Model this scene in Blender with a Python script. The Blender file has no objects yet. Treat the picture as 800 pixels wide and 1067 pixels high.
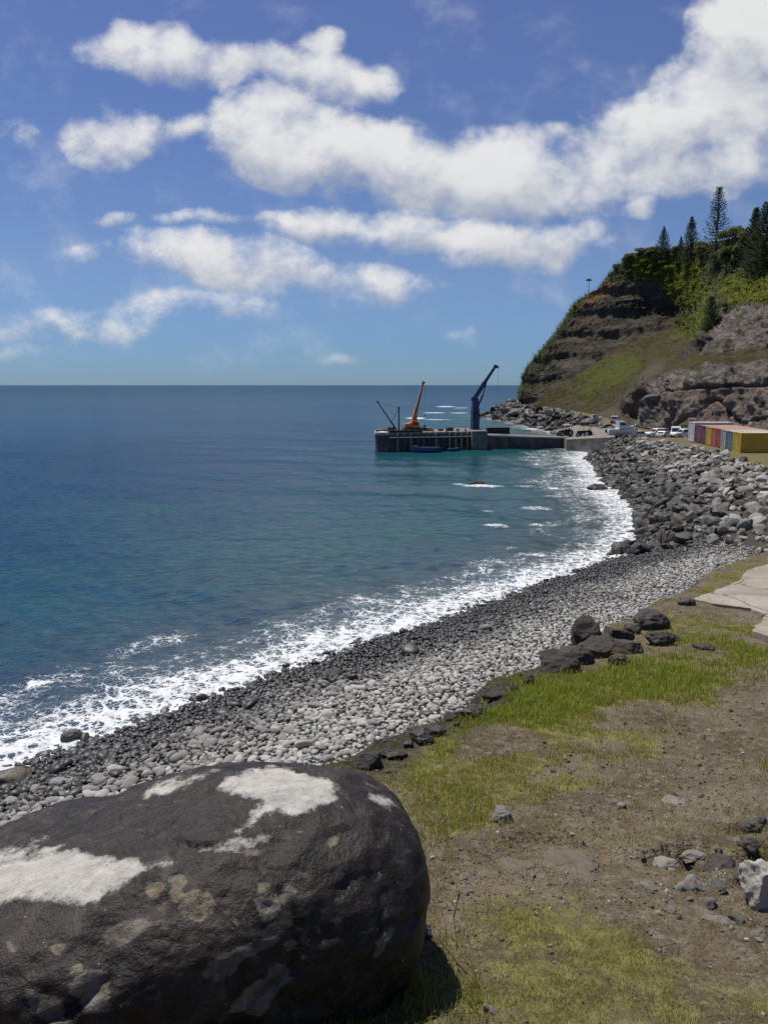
import bpy, bmesh, math, random
import numpy as np
from mathutils import Vector, Matrix, Euler

random.seed(11)
rng = np.random.default_rng(11)
S = bpy.context.scene
COL = S.collection
R = math.radians

# ------------------------------------------------------------------ camera numbers
F, CX, CY = 830.0, 400.0, 533.5
PITCH = R(9.07)
CAMZ = 12.5
cp, sp = math.cos(PITCH), math.sin(PITCH)

def ray(px, py):
    u = (np.asarray(px, float) - CX) / F
    v = (CY - np.asarray(py, float)) / F
    return u, cp + v * sp, -sp + v * cp

def PZ(px, py, z):
    a, b, c = ray(px, py)
    t = (z - CAMZ) / c
    return np.array([a * t, b * t, CAMZ + c * t])

def PY(px, py, y):
    a, b, c = ray(px, py)
    t = y / b
    return np.array([a * t, b * t, CAMZ + c * t])

def proj(x, y, z):
    dz = np.asarray(z) - CAMZ
    d = y * cp - dz * sp
    v = y * sp + dz * cp
    d = np.maximum(d, 1e-3)
    return CX + F * x / d, CY - F * v / d, d

# ------------------------------------------------------------------ numeric noise
def _h(ix, iy, iz, seed):
    n = (ix.astype(np.int64) * 374761393 + iy.astype(np.int64) * 668265263 + iz.astype(np.int64) * 2147483647 + seed * 974711) & 0xFFFFFFFF
    n = ((n ^ (n >> 13)) * 1274126177) & 0xFFFFFFFF
    n = ((n ^ (n >> 16)) * 2246822519) & 0xFFFFFFFF
    n = n ^ (n >> 15)
    return (n & 0xFFFFFF).astype(np.float64) / 0xFFFFFF

def vnoise(x, y, z=None, seed=0):
    x = np.asarray(x, float); y = np.asarray(y, float)
    two = z is None
    xi = np.floor(x); yi = np.floor(y)
    fx = x - xi; fy = y - yi
    fx = fx * fx * fx * (fx * (fx * 6 - 15) + 10); fy = fy * fy * fy * (fy * (fy * 6 - 15) + 10)
    if two:
        z0 = np.zeros_like(xi)
        a = _h(xi, yi, z0, seed); b = _h(xi + 1, yi, z0, seed)
        c = _h(xi, yi + 1, z0, seed); d = _h(xi + 1, yi + 1, z0, seed)
        return (a + (b - a) * fx) * (1 - fy) + (c + (d - c) * fx) * fy
    z = np.asarray(z, float) + np.zeros_like(x)
    zi = np.floor(z); fz = z - zi
    fz = fz * fz * fz * (fz * (fz * 6 - 15) + 10)
    out = 0
    for k in (0, 1):
        a = _h(xi, yi, zi + k, seed); b = _h(xi + 1, yi, zi + k, seed)
        c = _h(xi, yi + 1, zi + k, seed); d = _h(xi + 1, yi + 1, zi + k, seed)
        v = (a + (b - a) * fx) * (1 - fy) + (c + (d - c) * fx) * fy
        out = out + v * (fz if k else 1 - fz)
    return out

def fbm(x, y, z=None, octv=4, seed=0, gain=0.5):
    s = 0; a = 1; tot = 0
    for i in range(octv):
        k = 2.03 ** i
        s = s + a * (vnoise(x * k + 7.3 * i, y * k - 3.1 * i, None if z is None else z * k + 1.7 * i, seed + i) - 0.5)
        tot += a; a *= gain
    return s / tot * 2          # about -1..1

def smooth(a, b, x):
    t = np.clip((x - a) / (b - a), 0, 1)
    return t * t * (3 - 2 * t)

def poly_dist(pts, x, y, closed=False):
    pts = np.asarray(pts, float)
    if closed: pts = np.vstack([pts, pts[:1]])
    best = np.full(np.shape(x), 1e18); side = np.zeros(np.shape(x))
    for (x0, y0), (x1, y1) in zip(pts[:-1], pts[1:]):
        dx, dy = x1 - x0, y1 - y0
        t = np.clip(((x - x0) * dx + (y - y0) * dy) / (dx * dx + dy * dy), 0, 1)
        qx, qy = x - x0 - t * dx, y - y0 - t * dy
        d = qx * qx + qy * qy
        cr = (dx * (y - y0) - dy * (x - x0)) / math.hypot(dx, dy)
        # at shared corners prefer the segment whose line is farther away
        better = (d < best - 1e-9) | ((np.abs(d - best) <= 1e-9) & (np.abs(cr) > np.abs(side)))
        best = np.where(better, d, best); side = np.where(better, cr, side)
    return np.sqrt(best), side

def sd_line(pts, x, y):                 # positive to the right of the line's direction
    d, s = poly_dist(pts, x, y)
    return np.where(s > 0, -d, d)

def inpoly(pts, x, y):
    pts = np.asarray(pts, float); c = np.zeros(np.shape(x), bool); j = len(pts) - 1
    for i in range(len(pts)):
        xi, yi = pts[i]; xj, yj = pts[j]
        if yi != yj:
            c ^= ((yi > y) != (yj > y)) & (x < (xj - xi) * (y - yi) / (yj - yi) + xi)
        j = i
    return c

def sd_poly(pts, x, y):                 # positive inside
    d, _ = poly_dist(pts, x, y, True)
    return np.where(inpoly(pts, x, y), d, -d)

# ------------------------------------------------------------------ object helpers
def tag(o, label=None, cat=None, group=None, kind=None):
    if label: o['label'] = label
    if cat: o['category'] = cat
    if group: o['group'] = group
    if kind: o['kind'] = kind
    return o

def link(name, me, m=None, parent=None, loc=None):
    o = bpy.data.objects.new(name, me); COL.objects.link(o)
    if m is not None and me is not None and not me.materials: me.materials.append(m)
    if parent is not None: o.parent = parent
    if loc is not None: o.location = loc
    return o

def thing(name, label, cat, loc=(0, 0, 0), rz=0.0, group=None):
    o = bpy.data.objects.new(name, None); COL.objects.link(o)
    o.location = loc; o.rotation_euler = (0, 0, rz); o.empty_display_size = 0.2
    return tag(o, label, cat, group)

def mesh_np(name, v, f, smooth_=True, attrs=None, colors=None):
    """v (n,3); f (m,3) or (m,4) ints (or list of such arrays)"""
    me = bpy.data.meshes.new(name)
    fs = f if isinstance(f, list) else [f]
    fs = [np.asarray(a, np.int32) for a in fs if len(a)]
    me.vertices.add(len(v)); me.vertices.foreach_set('co', np.asarray(v, np.float32).ravel())
    loops = np.concatenate([a.ravel() for a in fs])
    tot = np.concatenate([np.full(len(a), a.shape[1], np.int32) for a in fs])
    st = np.concatenate([[0], np.cumsum(tot)[:-1]]).astype(np.int32)
    me.loops.add(len(loops)); me.loops.foreach_set('vertex_index', loops)
    me.polygons.add(len(tot)); me.polygons.foreach_set('loop_start', st)
    try: me.polygons.foreach_set('loop_total', tot)
    except Exception: pass
    me.polygons.foreach_set('use_smooth', np.full(len(tot), smooth_, bool))
    me.update(calc_edges=True)
    for k, a in (attrs or {}).items():
        at = me.attributes.new(k, 'FLOAT', 'POINT'); at.data.foreach_set('value', np.asarray(a, np.float32).ravel())
    for k, a in (colors or {}).items():
        at = me.attributes.new(k, 'FLOAT_COLOR', 'POINT')
        a = np.asarray(a, np.float32)
        if a.shape[1] == 3: a = np.hstack([a, np.ones((len(a), 1), np.float32)])
        at.data.foreach_set('color', a.ravel())
    return me

def grid_faces(nr, nc):
    i = np.arange(nr - 1)[:, None] * nc + np.arange(nc - 1)[None]
    return np.stack([i, i + 1, i + nc + 1, i + nc], -1).reshape(-1, 4)

def ico(sub):
    bm = bmesh.new(); bmesh.ops.create_icosphere(bm, subdivisions=sub, radius=1)
    bm.verts.ensure_lookup_table()
    v = np.array([a.co[:] for a in bm.verts]); f = np.array([[a.index for a in p.verts] for p in bm.faces])
    bm.free(); return v, f

class MB:                                   # collects simple solids into one mesh
    def __init__(s): s.bm = bmesh.new()
    def box(s, c, d, rot=None, bev=0.0):
        r = bmesh.ops.create_cube(s.bm, size=1); vs = r['verts']
        M = Matrix.Translation(c) @ (Euler(rot).to_matrix().to_4x4() if rot else Matrix()) @ Matrix.Diagonal((*d, 1))
        bmesh.ops.transform(s.bm, matrix=M, verts=vs)
        if bev:
            es = list({e for v in vs for e in v.link_edges})
            bmesh.ops.bevel(s.bm, geom=es, offset=bev, segments=2, affect='EDGES', profile=0.5)
        return s
    def bar(s, a, b, r0, r1=None, n=10):
        a = Vector(a); b = Vector(b); r1 = r0 if r1 is None else r1
        d = b - a; L = d.length
        M = Matrix.Translation((a + b) / 2) @ d.to_track_quat('Z', 'Y').to_matrix().to_4x4()
        bmesh.ops.create_cone(s.bm, cap_ends=True, segments=n, radius1=r0, radius2=r1, depth=L, matrix=M)
        return s
    def beam(s, a, b, w0, w1=None, h0=None, h1=None):      # square-section tapering beam
        a = Vector(a); b = Vector(b); w1 = w0 if w1 is None else w1
        h0 = w0 if h0 is None else h0; h1 = w1 if h1 is None else h1
        q = (b - a).to_track_quat('Z', 'Y').to_matrix()
        vs = []
        for p, w, h in ((a, w0, h0), (b, w1, h1)):
            for sx, sy in ((-1, -1), (1, -1), (1, 1), (-1, 1)):
                vs.append(s.bm.verts.new(p + q @ Vector((sx * w / 2, sy * h / 2, 0))))
        for f in ((0, 3, 2, 1), (4, 5, 6, 7), (0, 1, 5, 4), (1, 2, 6, 5), (2, 3, 7, 6), (3, 0, 4, 7)):
            s.bm.faces.new([vs[i] for i in f])
        return s
    def prism(s, prof, axis, a, b, bev=0.0):     # profile (2D) extruded along axis from a to b
        def P(p, t):
            return {'x': (t, p[0], p[1]), 'y': (p[0], t, p[1]), 'z': (p[0], p[1], t)}[axis]
        A = [s.bm.verts.new(P(p, a)) for p in prof]; B = [s.bm.verts.new(P(p, b)) for p in prof]
        fs = [s.bm.faces.new(A), s.bm.faces.new(B[::-1])]
        for i in range(len(prof)):
            j = (i + 1) % len(prof); fs.append(s.bm.faces.new((A[j], A[i], B[i], B[j])))
        bmesh.ops.recalc_face_normals(s.bm, faces=fs)
        if bev:
            es = list({e for f in fs for e in f.edges})
            bmesh.ops.bevel(s.bm, geom=es, offset=bev, segments=2, affect='EDGES')
        return s
    def loft(s, rings, cap=True):
        rs = [[s.bm.verts.new(p) for p in r] for r in rings]; n = len(rs[0]); fs = []
        for a, b in zip(rs[:-1], rs[1:]):
            for i in range(n):
                j = (i + 1) % n; fs.append(s.bm.faces.new((a[i], a[j], b[j], b[i])))
        if cap: fs += [s.bm.faces.new(rs[0][::-1]), s.bm.faces.new(rs[-1])]
        bmesh.ops.recalc_face_normals(s.bm, faces=fs)
        return s
    def mesh(s, name, smooth_=False):
        me = bpy.data.meshes.new(name); s.bm.to_mesh(me); s.bm.free()
        if smooth_:
            for p in me.polygons: p.use_smooth = True
        return me
    def build(s, name, m, parent=None, loc=None, smooth_=False):
        return link(name, s.mesh(name, smooth_), m, parent, loc)

def copy_tree(o, parent=None):
    c = o.copy(); COL.objects.link(c); c.parent = parent
    for ch in list(o.children): copy_tree(ch, c)
    return c

# ------------------------------------------------------------------ node helpers
def new_mat(name):
    m = bpy.data.materials.new(name); m.use_nodes = True
    nt = m.node_tree; nt.nodes.clear()
    out = nt.nodes.new('ShaderNodeOutputMaterial')
    b = nt.nodes.new('ShaderNodeBsdfPrincipled'); nt.links.new(b.outputs[0], out.inputs[0])
    return m, nt, b, out

def put(nt, sock, v):
    if v is None: return
    if hasattr(v, 'is_output'): nt.links.new(v, sock)
    elif isinstance(v, (tuple, list)) and len(v) == 3 and sock.type == 'RGBA': sock.default_value = (*v, 1)
    else: sock.default_value = v

def nd(nt, typ, ins=None, out=0, **props):
    n = nt.nodes.new('ShaderNode' + typ)
    for k, v in props.items(): setattr(n, k, v)
    for k, v in (ins or {}).items(): put(nt, n.inputs[k], v)
    return n.outputs[out]

def math_(nt, op, a, b=None, c=None, clamp=False):
    n = nt.nodes.new('ShaderNodeMath'); n.operation = op; n.use_clamp = clamp
    for i, v in enumerate((a, b, c)):
        if v is not None: put(nt, n.inputs[i], v)
    return n.outputs[0]

def mixc(nt, f, a, b, blend='MIX'):
    n = nt.nodes.new('ShaderNodeMix'); n.data_type = 'RGBA'; n.blend_type = blend
    put(nt, n.inputs[0], f); put(nt, n.inputs[6], a); put(nt, n.inputs[7], b)
    return n.outputs[2]

def mapr(nt, v, a, b, c=0.0, d=1.0, smooth_=True):
    n = nt.nodes.new('ShaderNodeMapRange'); n.interpolation_type = 'SMOOTHSTEP' if smooth_ else 'LINEAR'
    put(nt, n.inputs[0], v)
    for i, x in zip((1, 2, 3, 4), (a, b, c, d)): put(nt, n.inputs[i], x)
    return n.outputs[0]

def noise(nt, scale, detail=4, rough=0.55, vec=None, dist=0.0, out=0):
    return nd(nt, 'TexNoise', {'Scale': scale, 'Detail': detail, 'Roughness': rough, 'Distortion': dist, 'Vector': vec}, out)

def pos(nt): return nd(nt, 'NewGeometry', out=0)
def objco(nt): return nd(nt, 'TexCoord', out=3)
def attr(nt, name, out=2): return nd(nt, 'Attribute', attribute_name=name, out=out)
def scalev(nt, v, s):
    return nd(nt, 'VectorMath', {0: v, 1: s}, operation='MULTIPLY')
def bump(nt, h, strength=0.5, dist=0.02, normal=None):
    return nd(nt, 'Bump', {'Height': h, 'Strength': strength, 'Distance': dist, 'Normal': normal})

def simple(name, col, rough=0.6, var=0.25, scale=3.0, metal=0.0, bmp=0.15, bd=0.01, rust=None):
    """weathered paint / plain surface: base colour with procedural variation"""
    m, nt, b, _ = new_mat(name)
    o = objco(nt)
    n = noise(nt, scale, 5, 0.6, o)
    lo = tuple(c * (1 - var) for c in col); hi = tuple(min(c * (1 + var), .9) for c in col)
    c = mixc(nt, mapr(nt, n, .3, .7), lo, hi)
    if rust:
        rn = noise(nt, scale * 2.3, 6, 0.7, o)
        c = mixc(nt, mapr(nt, rn, rust, rust + .12), c, (0.11, 0.045, 0.02))
    put(nt, b.inputs['Base Color'], c); b.inputs['Roughness'].default_value = rough; b.inputs['Metallic'].default_value = metal
    if bmp: put(nt, b.inputs['Normal'], bump(nt, noise(nt, scale * 6, 4, .6, o), bmp, bd))
    return m
# ------------------------------------------------------------------ lie of the land
SHORE = [(-75, -50), (-40, -6), (-12.6, 23.7), (0, 38), (8, 46.8), (18.3, 58.3), (22.3, 66), (25.7, 78), (27.5, 87), (30.3, 105), (33.5, 120),
         (36, 135), (40, 150), (43, 160), (45, 175), (46, 190), (48, 216), (46, 262), (44, 300), (41, 322), (46, 338), (60, 352), (90, 395), (150, 480)]
EDGE = [(-45, -18), (-22, 0), (-6, 4.6), (-2.2, 5.0), (-0.1, 6.85), (1.1, 8.9), (2.2, 10.95), (5.3, 15.4), (11.7, 24.9), (23.5, 37.5), (29.5, 49), (30.5, 56), (32, 65), (38, 82), (42, 100),
        (43.5, 115), (43.5, 126), (42, 138), (43.5, 150), (46, 164), (46.5, 178), (49, 195), (51, 220), (50, 262), (48, 300), (46, 318), (50, 330), (64, 345), (94, 388), (154, 473)]
TY = [-10, 0, 2, 3.5, 5, 6.8, 11, 15, 25, 40, 60, 85, 104, 125, 139, 154, 166, 190, 220, 260, 420]
TZ = [12, 10.75, 10.1, 9.68, 9.4, 9.12, 8.5, 8.0, 7.0, 6.0, 4.9, 4.1, 3.72, 3.62, 3.45, 2.35, 2.2, 3.2, 3.8, 4.2, 5.0]

def heights(x, y, full=False):
    x = np.asarray(x, float); y = np.asarray(y, float)
    s = sd_line(SHORE, x, y) + 0.5 * fbm(x * .25, y * .25, seed=3, octv=3)
    e = sd_line(EDGE, x, y)
    near = 1 - smooth(38, 60, y)
    e = e + near * (0.35 * fbm(x * .9, y * .9, seed=5, octv=4)) + (1 - near) * 1.0 * fbm(x * .12, y * .12, seed=6, octv=3)
    T = np.interp(y, TY, TZ)
    T = T + 0.10 * fbm(x * .35, y * .35, seed=8, octv=3) * near * smooth(1.5, 4, np.hypot(x, y)) + 0.02 * np.clip(x - 2, 0, 6) * near
    # fine lumps of the trodden soil close by
    fine = np.where(y < 20, 0.030 * fbm(x * 3.2, y * 3.2, seed=9, octv=6, gain=.6), 0)
    # broken soil step that runs across the slope in front of the camera, and the hollows at its right end
    lx = [0.3, 0.62, 0.9, 1.2, 1.5, 1.75, 2.0, 2.3, 2.7, 3.2, 4]
    ly = [4.95, 4.98, 5.06, 5.08, 4.98, 4.9, 5.0, 4.85, 5.0, 4.9, 5.0]
    st = np.interp(x, lx, ly) + .07 * fbm(x * 3, y * 3, seed=21, octv=2)
    amt = np.interp(x, [0.35, 0.7, 1.0, 1.6, 2.2, 4], [0, .03, .045, .05, .06, .07])
    dy = y - st
    T = T + np.where((y > 2) & (y < 9), amt * (smooth(-.02, .02, dy) * (1 - smooth(.02, .9, dy)) - .35 * smooth(-.5, 0, dy) * (1 - smooth(0, .02, dy))), 0)
    for hx, hy, hr, hd in ((2.02, 4.86, .19, .10), (2.55, 5.35, .24, .15), (2.3, 4.55, .19, .09), (2.16, 5.04, .14, .08)):
        T = T - hd * (1 - smooth(.15, 1.1, (np.hypot((x - hx), (y - hy) * 1.2) / hr) + .35 * fbm(x * 9, y * 9, seed=31, octv=2)))
    beach = np.where(s > 0, np.minimum(0.175 * s, 2.3 + .02 * s), 0.13 * s)
    beach = np.maximum(beach, -4)
    k = np.interp(y, [0, 20, 26, 40, 50, 64, 80], [.85, .9, 1.25, 1.2, .6, .42, .34])
    bank = T + np.minimum(e, 0) * k - .12 * smooth(0, 1.2, -e) * near
    h = np.where(e >= 0, T, bank)
    h = np.minimum(h, beach + .8 * np.maximum(s, 0)); h = np.maximum(h, beach)
    h = h + fine * smooth(-6, 0, e)
    h = np.where((e < 0) & (near > .5) & (bank > beach), h + .18 * fbm(x * 1.6, y * 1.6, seed=12, octv=4) * smooth(0, .8, -e), h)
    if full: return h, s, e
    return h

def H1(x, y): return float(heights(np.array([x]), np.array([y]))[0])

def ground(px, py):                       # where the line of sight first meets the land
    a, b, c = ray(px, py)
    t = np.concatenate([np.arange(1.5, 30, .02), np.arange(30, 420, .2)])
    z = heights(a * t, b * t)
    hit = np.nonzero(CAMZ + c * t <= z)[0]
    i = hit[0] if len(hit) else len(t) - 1
    return np.array([a * t[i], b * t[i], z[i]])

# ------------------------------------------------------------------ ground sheet
def soil_material():
    m, nt, b, _ = new_mat('soil')
    p = pos(nt); k = attr(nt, 'cover', 0); sep = nd(nt, 'SeparateColor', {0: k}); 
    sn = sep.node; gr, be, ro = sn.outputs[0], sn.outputs[1], sn.outputs[2]
    n1 = noise(nt, 1.3, 6, .62, p); n2 = noise(nt, 9, 6, .65, p); n3 = noise(nt, 60, 4, .6, p)
    c = mixc(nt, mapr(nt, n1, .35, .65), (0.084, 0.064, 0.041), (0.160, 0.130, 0.088))
    c = mixc(nt, mapr(nt, n2, .45, .7), c, (0.19, 0.168, 0.128))
    c = mixc(nt, math_(nt, 'MULTIPLY', mapr(nt, noise(nt, 2.6, 5, .6, p, .4), .60, .74), .45), c, (0.12, 0.074, 0.040))
    c = mixc(nt, mapr(nt, n3, .52, .70), c, (0.036, 0.026, 0.019))
    c = mixc(nt, mapr(nt, noise(nt, 24, 5, .7, p), .56, .68), c, (0.19, 0.16, 0.12))
    g = mixc(nt, mapr(nt, n2, .35, .65), (0.090, 0.086, 0.026), (0.18, 0.165, 0.06))
    gf = mapr(nt, math_(nt, 'ADD', gr, math_(nt, 'MULTIPLY', math_(nt, 'SUBTRACT', n2, .5), .9)), .35, .75)
    c = mixc(nt, gf, c, g)
    bc = mixc(nt, mapr(nt, n2, .35, .65), (0.045, 0.043, 0.042), (0.12, 0.117, 0.112))
    c = mixc(nt, be, c, bc)
    rc = mixc(nt, mapr(nt, n2, .35, .65), (0.022, 0.019, 0.017), (0.07, 0.058, 0.048))
    c = mixc(nt, ro, c, rc)
    put(nt, b.inputs['Base Color'], c); b.inputs['Roughness'].default_value = .95; b.inputs['Specular IOR Level'].default_value = .15
    hh = math_(nt, 'ADD', math_(nt, 'MULTIPLY', n2, .6), math_(nt, 'MULTIPLY', n3, .25))
    v = nd(nt, 'TexVoronoi', {'Scale': 45.0, 'Vector': p})
    hh = math_(nt, 'SUBTRACT', hh, math_(nt, 'MULTIPLY', v, .25))
    put(nt, b.inputs['Normal'], bump(nt, hh, .9, .05))
    return m

def polar(a0, a1, na, radii):
    an = np.radians(np.linspace(a0, a1, na))
    A, Rr = np.meshgrid(an, radii)
    return Rr * np.sin(A), Rr * np.cos(A)

def grass_cover(x, y):
    """how grassy the terrace is, 0..1, from the place on the ground"""
    h = heights(x, y)
    px, py, d = proj(x, y, h)
    n = fbm(x * 1.1, y * 1.1, seed=41, octv=4)
    n2 = fbm(x * 4, y * 4, seed=43, octv=3)
    g = np.zeros_like(x)
    def area(poly, w, amt, nn=16):
        return amt * smooth(-w, w, sd_poly(poly, px, py) + n * nn + n2 * nn * .5)
    lush = area([(395, 800), (450, 765), (540, 708), (600, 695), (680, 684), (800, 668), (960, 650), (960, 690), (800, 706), (745, 716), (700, 722), (640, 744), (560, 752), (500, 768), (470, 800), (420, 815)], 16, 1.0)
    g = np.maximum(g, lush)
    g = np.maximum(g, area([(395, 812), (470, 780), (560, 780), (560, 830), (520, 850), (470, 890), (435, 880)], 22, .72))
    g = np.maximum(g, .27 + .42 * smooth(-.1, .55, n + .4 * n2))
    g = np.maximum(g, area([(440, 960), (520, 905), (640, 935), (720, 975), (900, 990), (900, 1300), (300, 1300), (350, 1040), (420, 985)], 28, .58, 60))
    g = np.maximum(g, area([(300, 1070), (350, 1045), (440, 1000), (470, 1060), (440, 1300), (250, 1300)], 14, .95))
    g = np.maximum(g, area([(655, 700), (700, 640), (740, 628), (790, 650), (780, 680)], 14, .42, 20))
    g = np.maximum(g, area([(728, 612), (745, 598), (775, 592), (770, 606), (730, 622)], 6, .9, 5))
    g = np.maximum(g, area([(640, 655), (680, 640), (720, 622), (730, 628), (690, 650), (650, 668)], 6, .7, 6))
    g = np.maximum(g, area([(620, 780), (720, 760), (720, 800), (640, 800)], 12, .38, 22))
    g = np.maximum(g, area([(740, 468), (800, 474), (900, 490), (900, 520), (770, 505), (745, 490)], 6, .7, 5))
    g = g * (1 - .9 * area([(745, 720), (800, 715), (830, 745), (760, 748)], 8, 1, 6))
    g = g * (.75 + .5 * smooth(-.4, .5, n + .6 * n2))
    return np.clip(g, 0, 1), lush

GROUND_M = soil_material()
radii = 0.8 * np.exp(np.linspace(0, math.log(450 / .8), 620))
gx, gy = polar(-72, 72, 640, radii)
gh, gs, ge = heights(gx, gy, True)
cov = np.zeros((gx.size, 3))
gcov, _ = grass_cover(gx.ravel(), gy.ravel())
tn = (ge.ravel() > -.3)
cov[:, 0] = gcov * tn
nearm = (gy.ravel() < 45)
beachz = np.where(gs > 0, np.minimum(0.175 * gs, 2.3 + .02 * gs), .13 * gs)
cov[:, 1] = ((ge.ravel() < -1) & (gh.ravel() < beachz.ravel() + .25)) * 1.0
cov[:, 2] = np.where(nearm, smooth(-.62, .0, -ge.ravel() + .35 * fbm(gx.ravel() * 1.7, gy.ravel() * 1.7, seed=17, octv=4)) * (gy.ravel() < 12)+ smooth(.12, .5, -ge.ravel()) * (gy.ravel() >= 12), smooth(-.5, 1, -ge.ravel()) * .8) * (1 - cov[:, 1])
farrock = (gy.ravel() > 100) & (gs.ravel() < 6)
cov[:, 1] = np.where(farrock, 0, cov[:, 1]); cov[:, 2] = np.where(farrock, 1, cov[:, 2])
me = mesh_np('ground', np.stack([gx.ravel(), gy.ravel(), gh.ravel()], 1), grid_faces(*gx.shape)[:, ::-1], True, None, {'cover': cov})
tag(link('ground', me, GROUND_M), kind='structure')

# ------------------------------------------------------------------ sea
SEA_ROCKS = []                            # (x, y, r) of rocks standing in the water, filled below
def at_sea(px, py): 
    q = PZ(px, py, 0.0); return q
off_rock = at_sea(498, 506); foam_rock = at_sea(75, 772); left_rock = at_sea(10, 822)

def sea_material():
    m, nt, b, out = new_mat('sea_water')
    p = pos(nt)
    d = attr(nt, 'offshore'); fo = attr(nt, 'foam'); far = attr(nt, 'range'); grn = attr(nt, 'shoal')
    # body colour: what the depth of water sends back
    big = noise(nt, .012, 4, .55, scalev(nt, p, (1, 1.0, 1)))
    patch = noise(nt, .06, 5, .6, p)
    dd = math_(nt, 'ADD', d, math_(nt, 'MULTIPLY', math_(nt, 'SUBTRACT', patch, .5), 26))
    deep = mixc(nt, mapr(nt, big, .4, .62), (0.004, 0.042, 0.098), (0.008, 0.056, 0.122))
    deep = mixc(nt, mapr(nt, far, .55, .95), deep, (0.002, 0.046, 0.096))
    teal = mixc(nt, mapr(nt, patch, .35, .65), (0.005, 0.064, 0.088), (0.012, 0.084, 0.102))
    c = mixc(nt, mapr(nt, dd, 16, 58), teal, deep)
    c = mixc(nt, math_(nt, 'MULTIPLY', grn, .75), c, (0.012, 0.098, 0.094))
    reef = noise(nt, .22, 5, .65, p)
    rf = math_(nt, 'MULTIPLY', mapr(nt, reef, .46, .66), math_(nt, 'MULTIPLY', mapr(nt, dd, 3, 9), mapr(nt, dd, 26, 14)))
    c = mixc(nt, math_(nt, 'MULTIPLY', rf, .4), c, (0.042, 0.056, 0.046))
    c = mixc(nt, mapr(nt, d, 16, 2), c, (0.058, 0.088, 0.090))
    # foam: lacy web near the shore
    v1 = nd(nt, 'TexVoronoi', {'Scale': 1.1, 'Vector': nd(nt, 'VectorMath', {0: p, 1: scalev(nt, noise(nt, .9, 4, .6, p, out=1), (1.6, 1.6, 1.6))}, operation='ADD')}, feature='DISTANCE_TO_EDGE')
    v2 = nd(nt, 'TexVoronoi', {'Scale': 3.2, 'Vector': nd(nt, 'VectorMath', {0: p, 1: scalev(nt, noise(nt, 2.2, 3, .6, p, out=1), (.5, .5, .5))}, operation='ADD')}, feature='DISTANCE_TO_EDGE')
    web = math_(nt, 'SUBTRACT', 1.0, math_(nt, 'MINIMUM', math_(nt, 'MULTIPLY', v1, 3.2), math_(nt, 'MULTIPLY', v2, 4.0)), clamp=True)
    fn = noise(nt, 1.7, 6, .7, p); fn2 = noise(nt, .35, 4, .6, p)
    ff = math_(nt, 'ADD', fo, math_(nt, 'MULTIPLY', math_(nt, 'SUBTRACT', fn, .5), .9))
    ff = math_(nt, 'ADD', ff, math_(nt, 'MULTIPLY', math_(nt, 'SUBTRACT', fn2, .5), .7))
    ff = math_(nt, 'ADD', ff, math_(nt, 'MULTIPLY', math_(nt, 'SUBTRACT', web, .7), 1.0))
    foam = mapr(nt, ff, .42, .78)
    foam = math_(nt, 'MULTIPLY', foam, mapr(nt, fo, .04, .2))
    haze = math_(nt, 'MULTIPLY', mapr(nt, fo, .15, .9), .35)       # milky aerated water under the foam
    c = mixc(nt, haze, c, (0.16, 0.25, 0.27))
    put(nt, b.inputs['Base Color'], c)
    put(nt, b.inputs['Roughness'], mapr(nt, far, .2, .9, .10, .32)); b.inputs['IOR'].default_value = 1.33
    b.inputs['Specular IOR Level'].default_value = .26
    # ripples
    q = scalev(nt, p, (.75, 1.15, 1))
    h = math_(nt, 'MULTIPLY', noise(nt, 1.1, 6, .66, q, .3), 1.0)
    h2 = noise(nt, 4.5, 5, .62, q, .4)
    h3 = noise(nt, .09, 3, .5, q)
    hh = math_(nt, 'ADD', h, math_(nt, 'ADD', math_(nt, 'MULTIPLY', h2, .42), math_(nt, 'MULTIPLY', h3, 1.0)))
    put(nt, b.inputs['Normal'], bump(nt, hh, 1.0, .8))
    fb = nd(nt, 'BsdfPrincipled', {'Base Color': mixc(nt, mapr(nt, fn, .3, .7), (.55, .58, .6), (.8, .82, .83)), 'Roughness': .9,
                                   'Normal': bump(nt, math_(nt, 'ADD', fn, math_(nt, 'MULTIPLY', web, .3)), .8, .25)})
    nb = b.inputs['Normal'].links[0].from_socket
    body = nd(nt, 'BsdfDiffuse', {'Color': c, 'Normal': nb})
    gn_ = bump(nt, math_(nt, 'ADD', h, math_(nt, 'MULTIPLY', h3, 2.0)), 1.0, .07)
    gl = nd(nt, 'BsdfGlossy', {'Color': (1.0, 1.0, 1.0), 'Roughness': mapr(nt, far, .2, .9, .08, .2), 'Normal': gn_})
    fr = nd(nt, 'Fresnel', {'IOR': 1.33, 'Normal': nb})
    wat = nd(nt, 'MixShader', {0: math_(nt, 'MINIMUM', math_(nt, 'MULTIPLY', fr, mapr(nt, far, .5, .95, .30, .15)), .32), 1: body, 2: gl})
    nt.nodes.remove(b)
    mx = nd(nt, 'MixShader', {0: foam, 1: wat, 2: fb})
    nt.links.new(mx, out.inputs[0])
    return m

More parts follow.
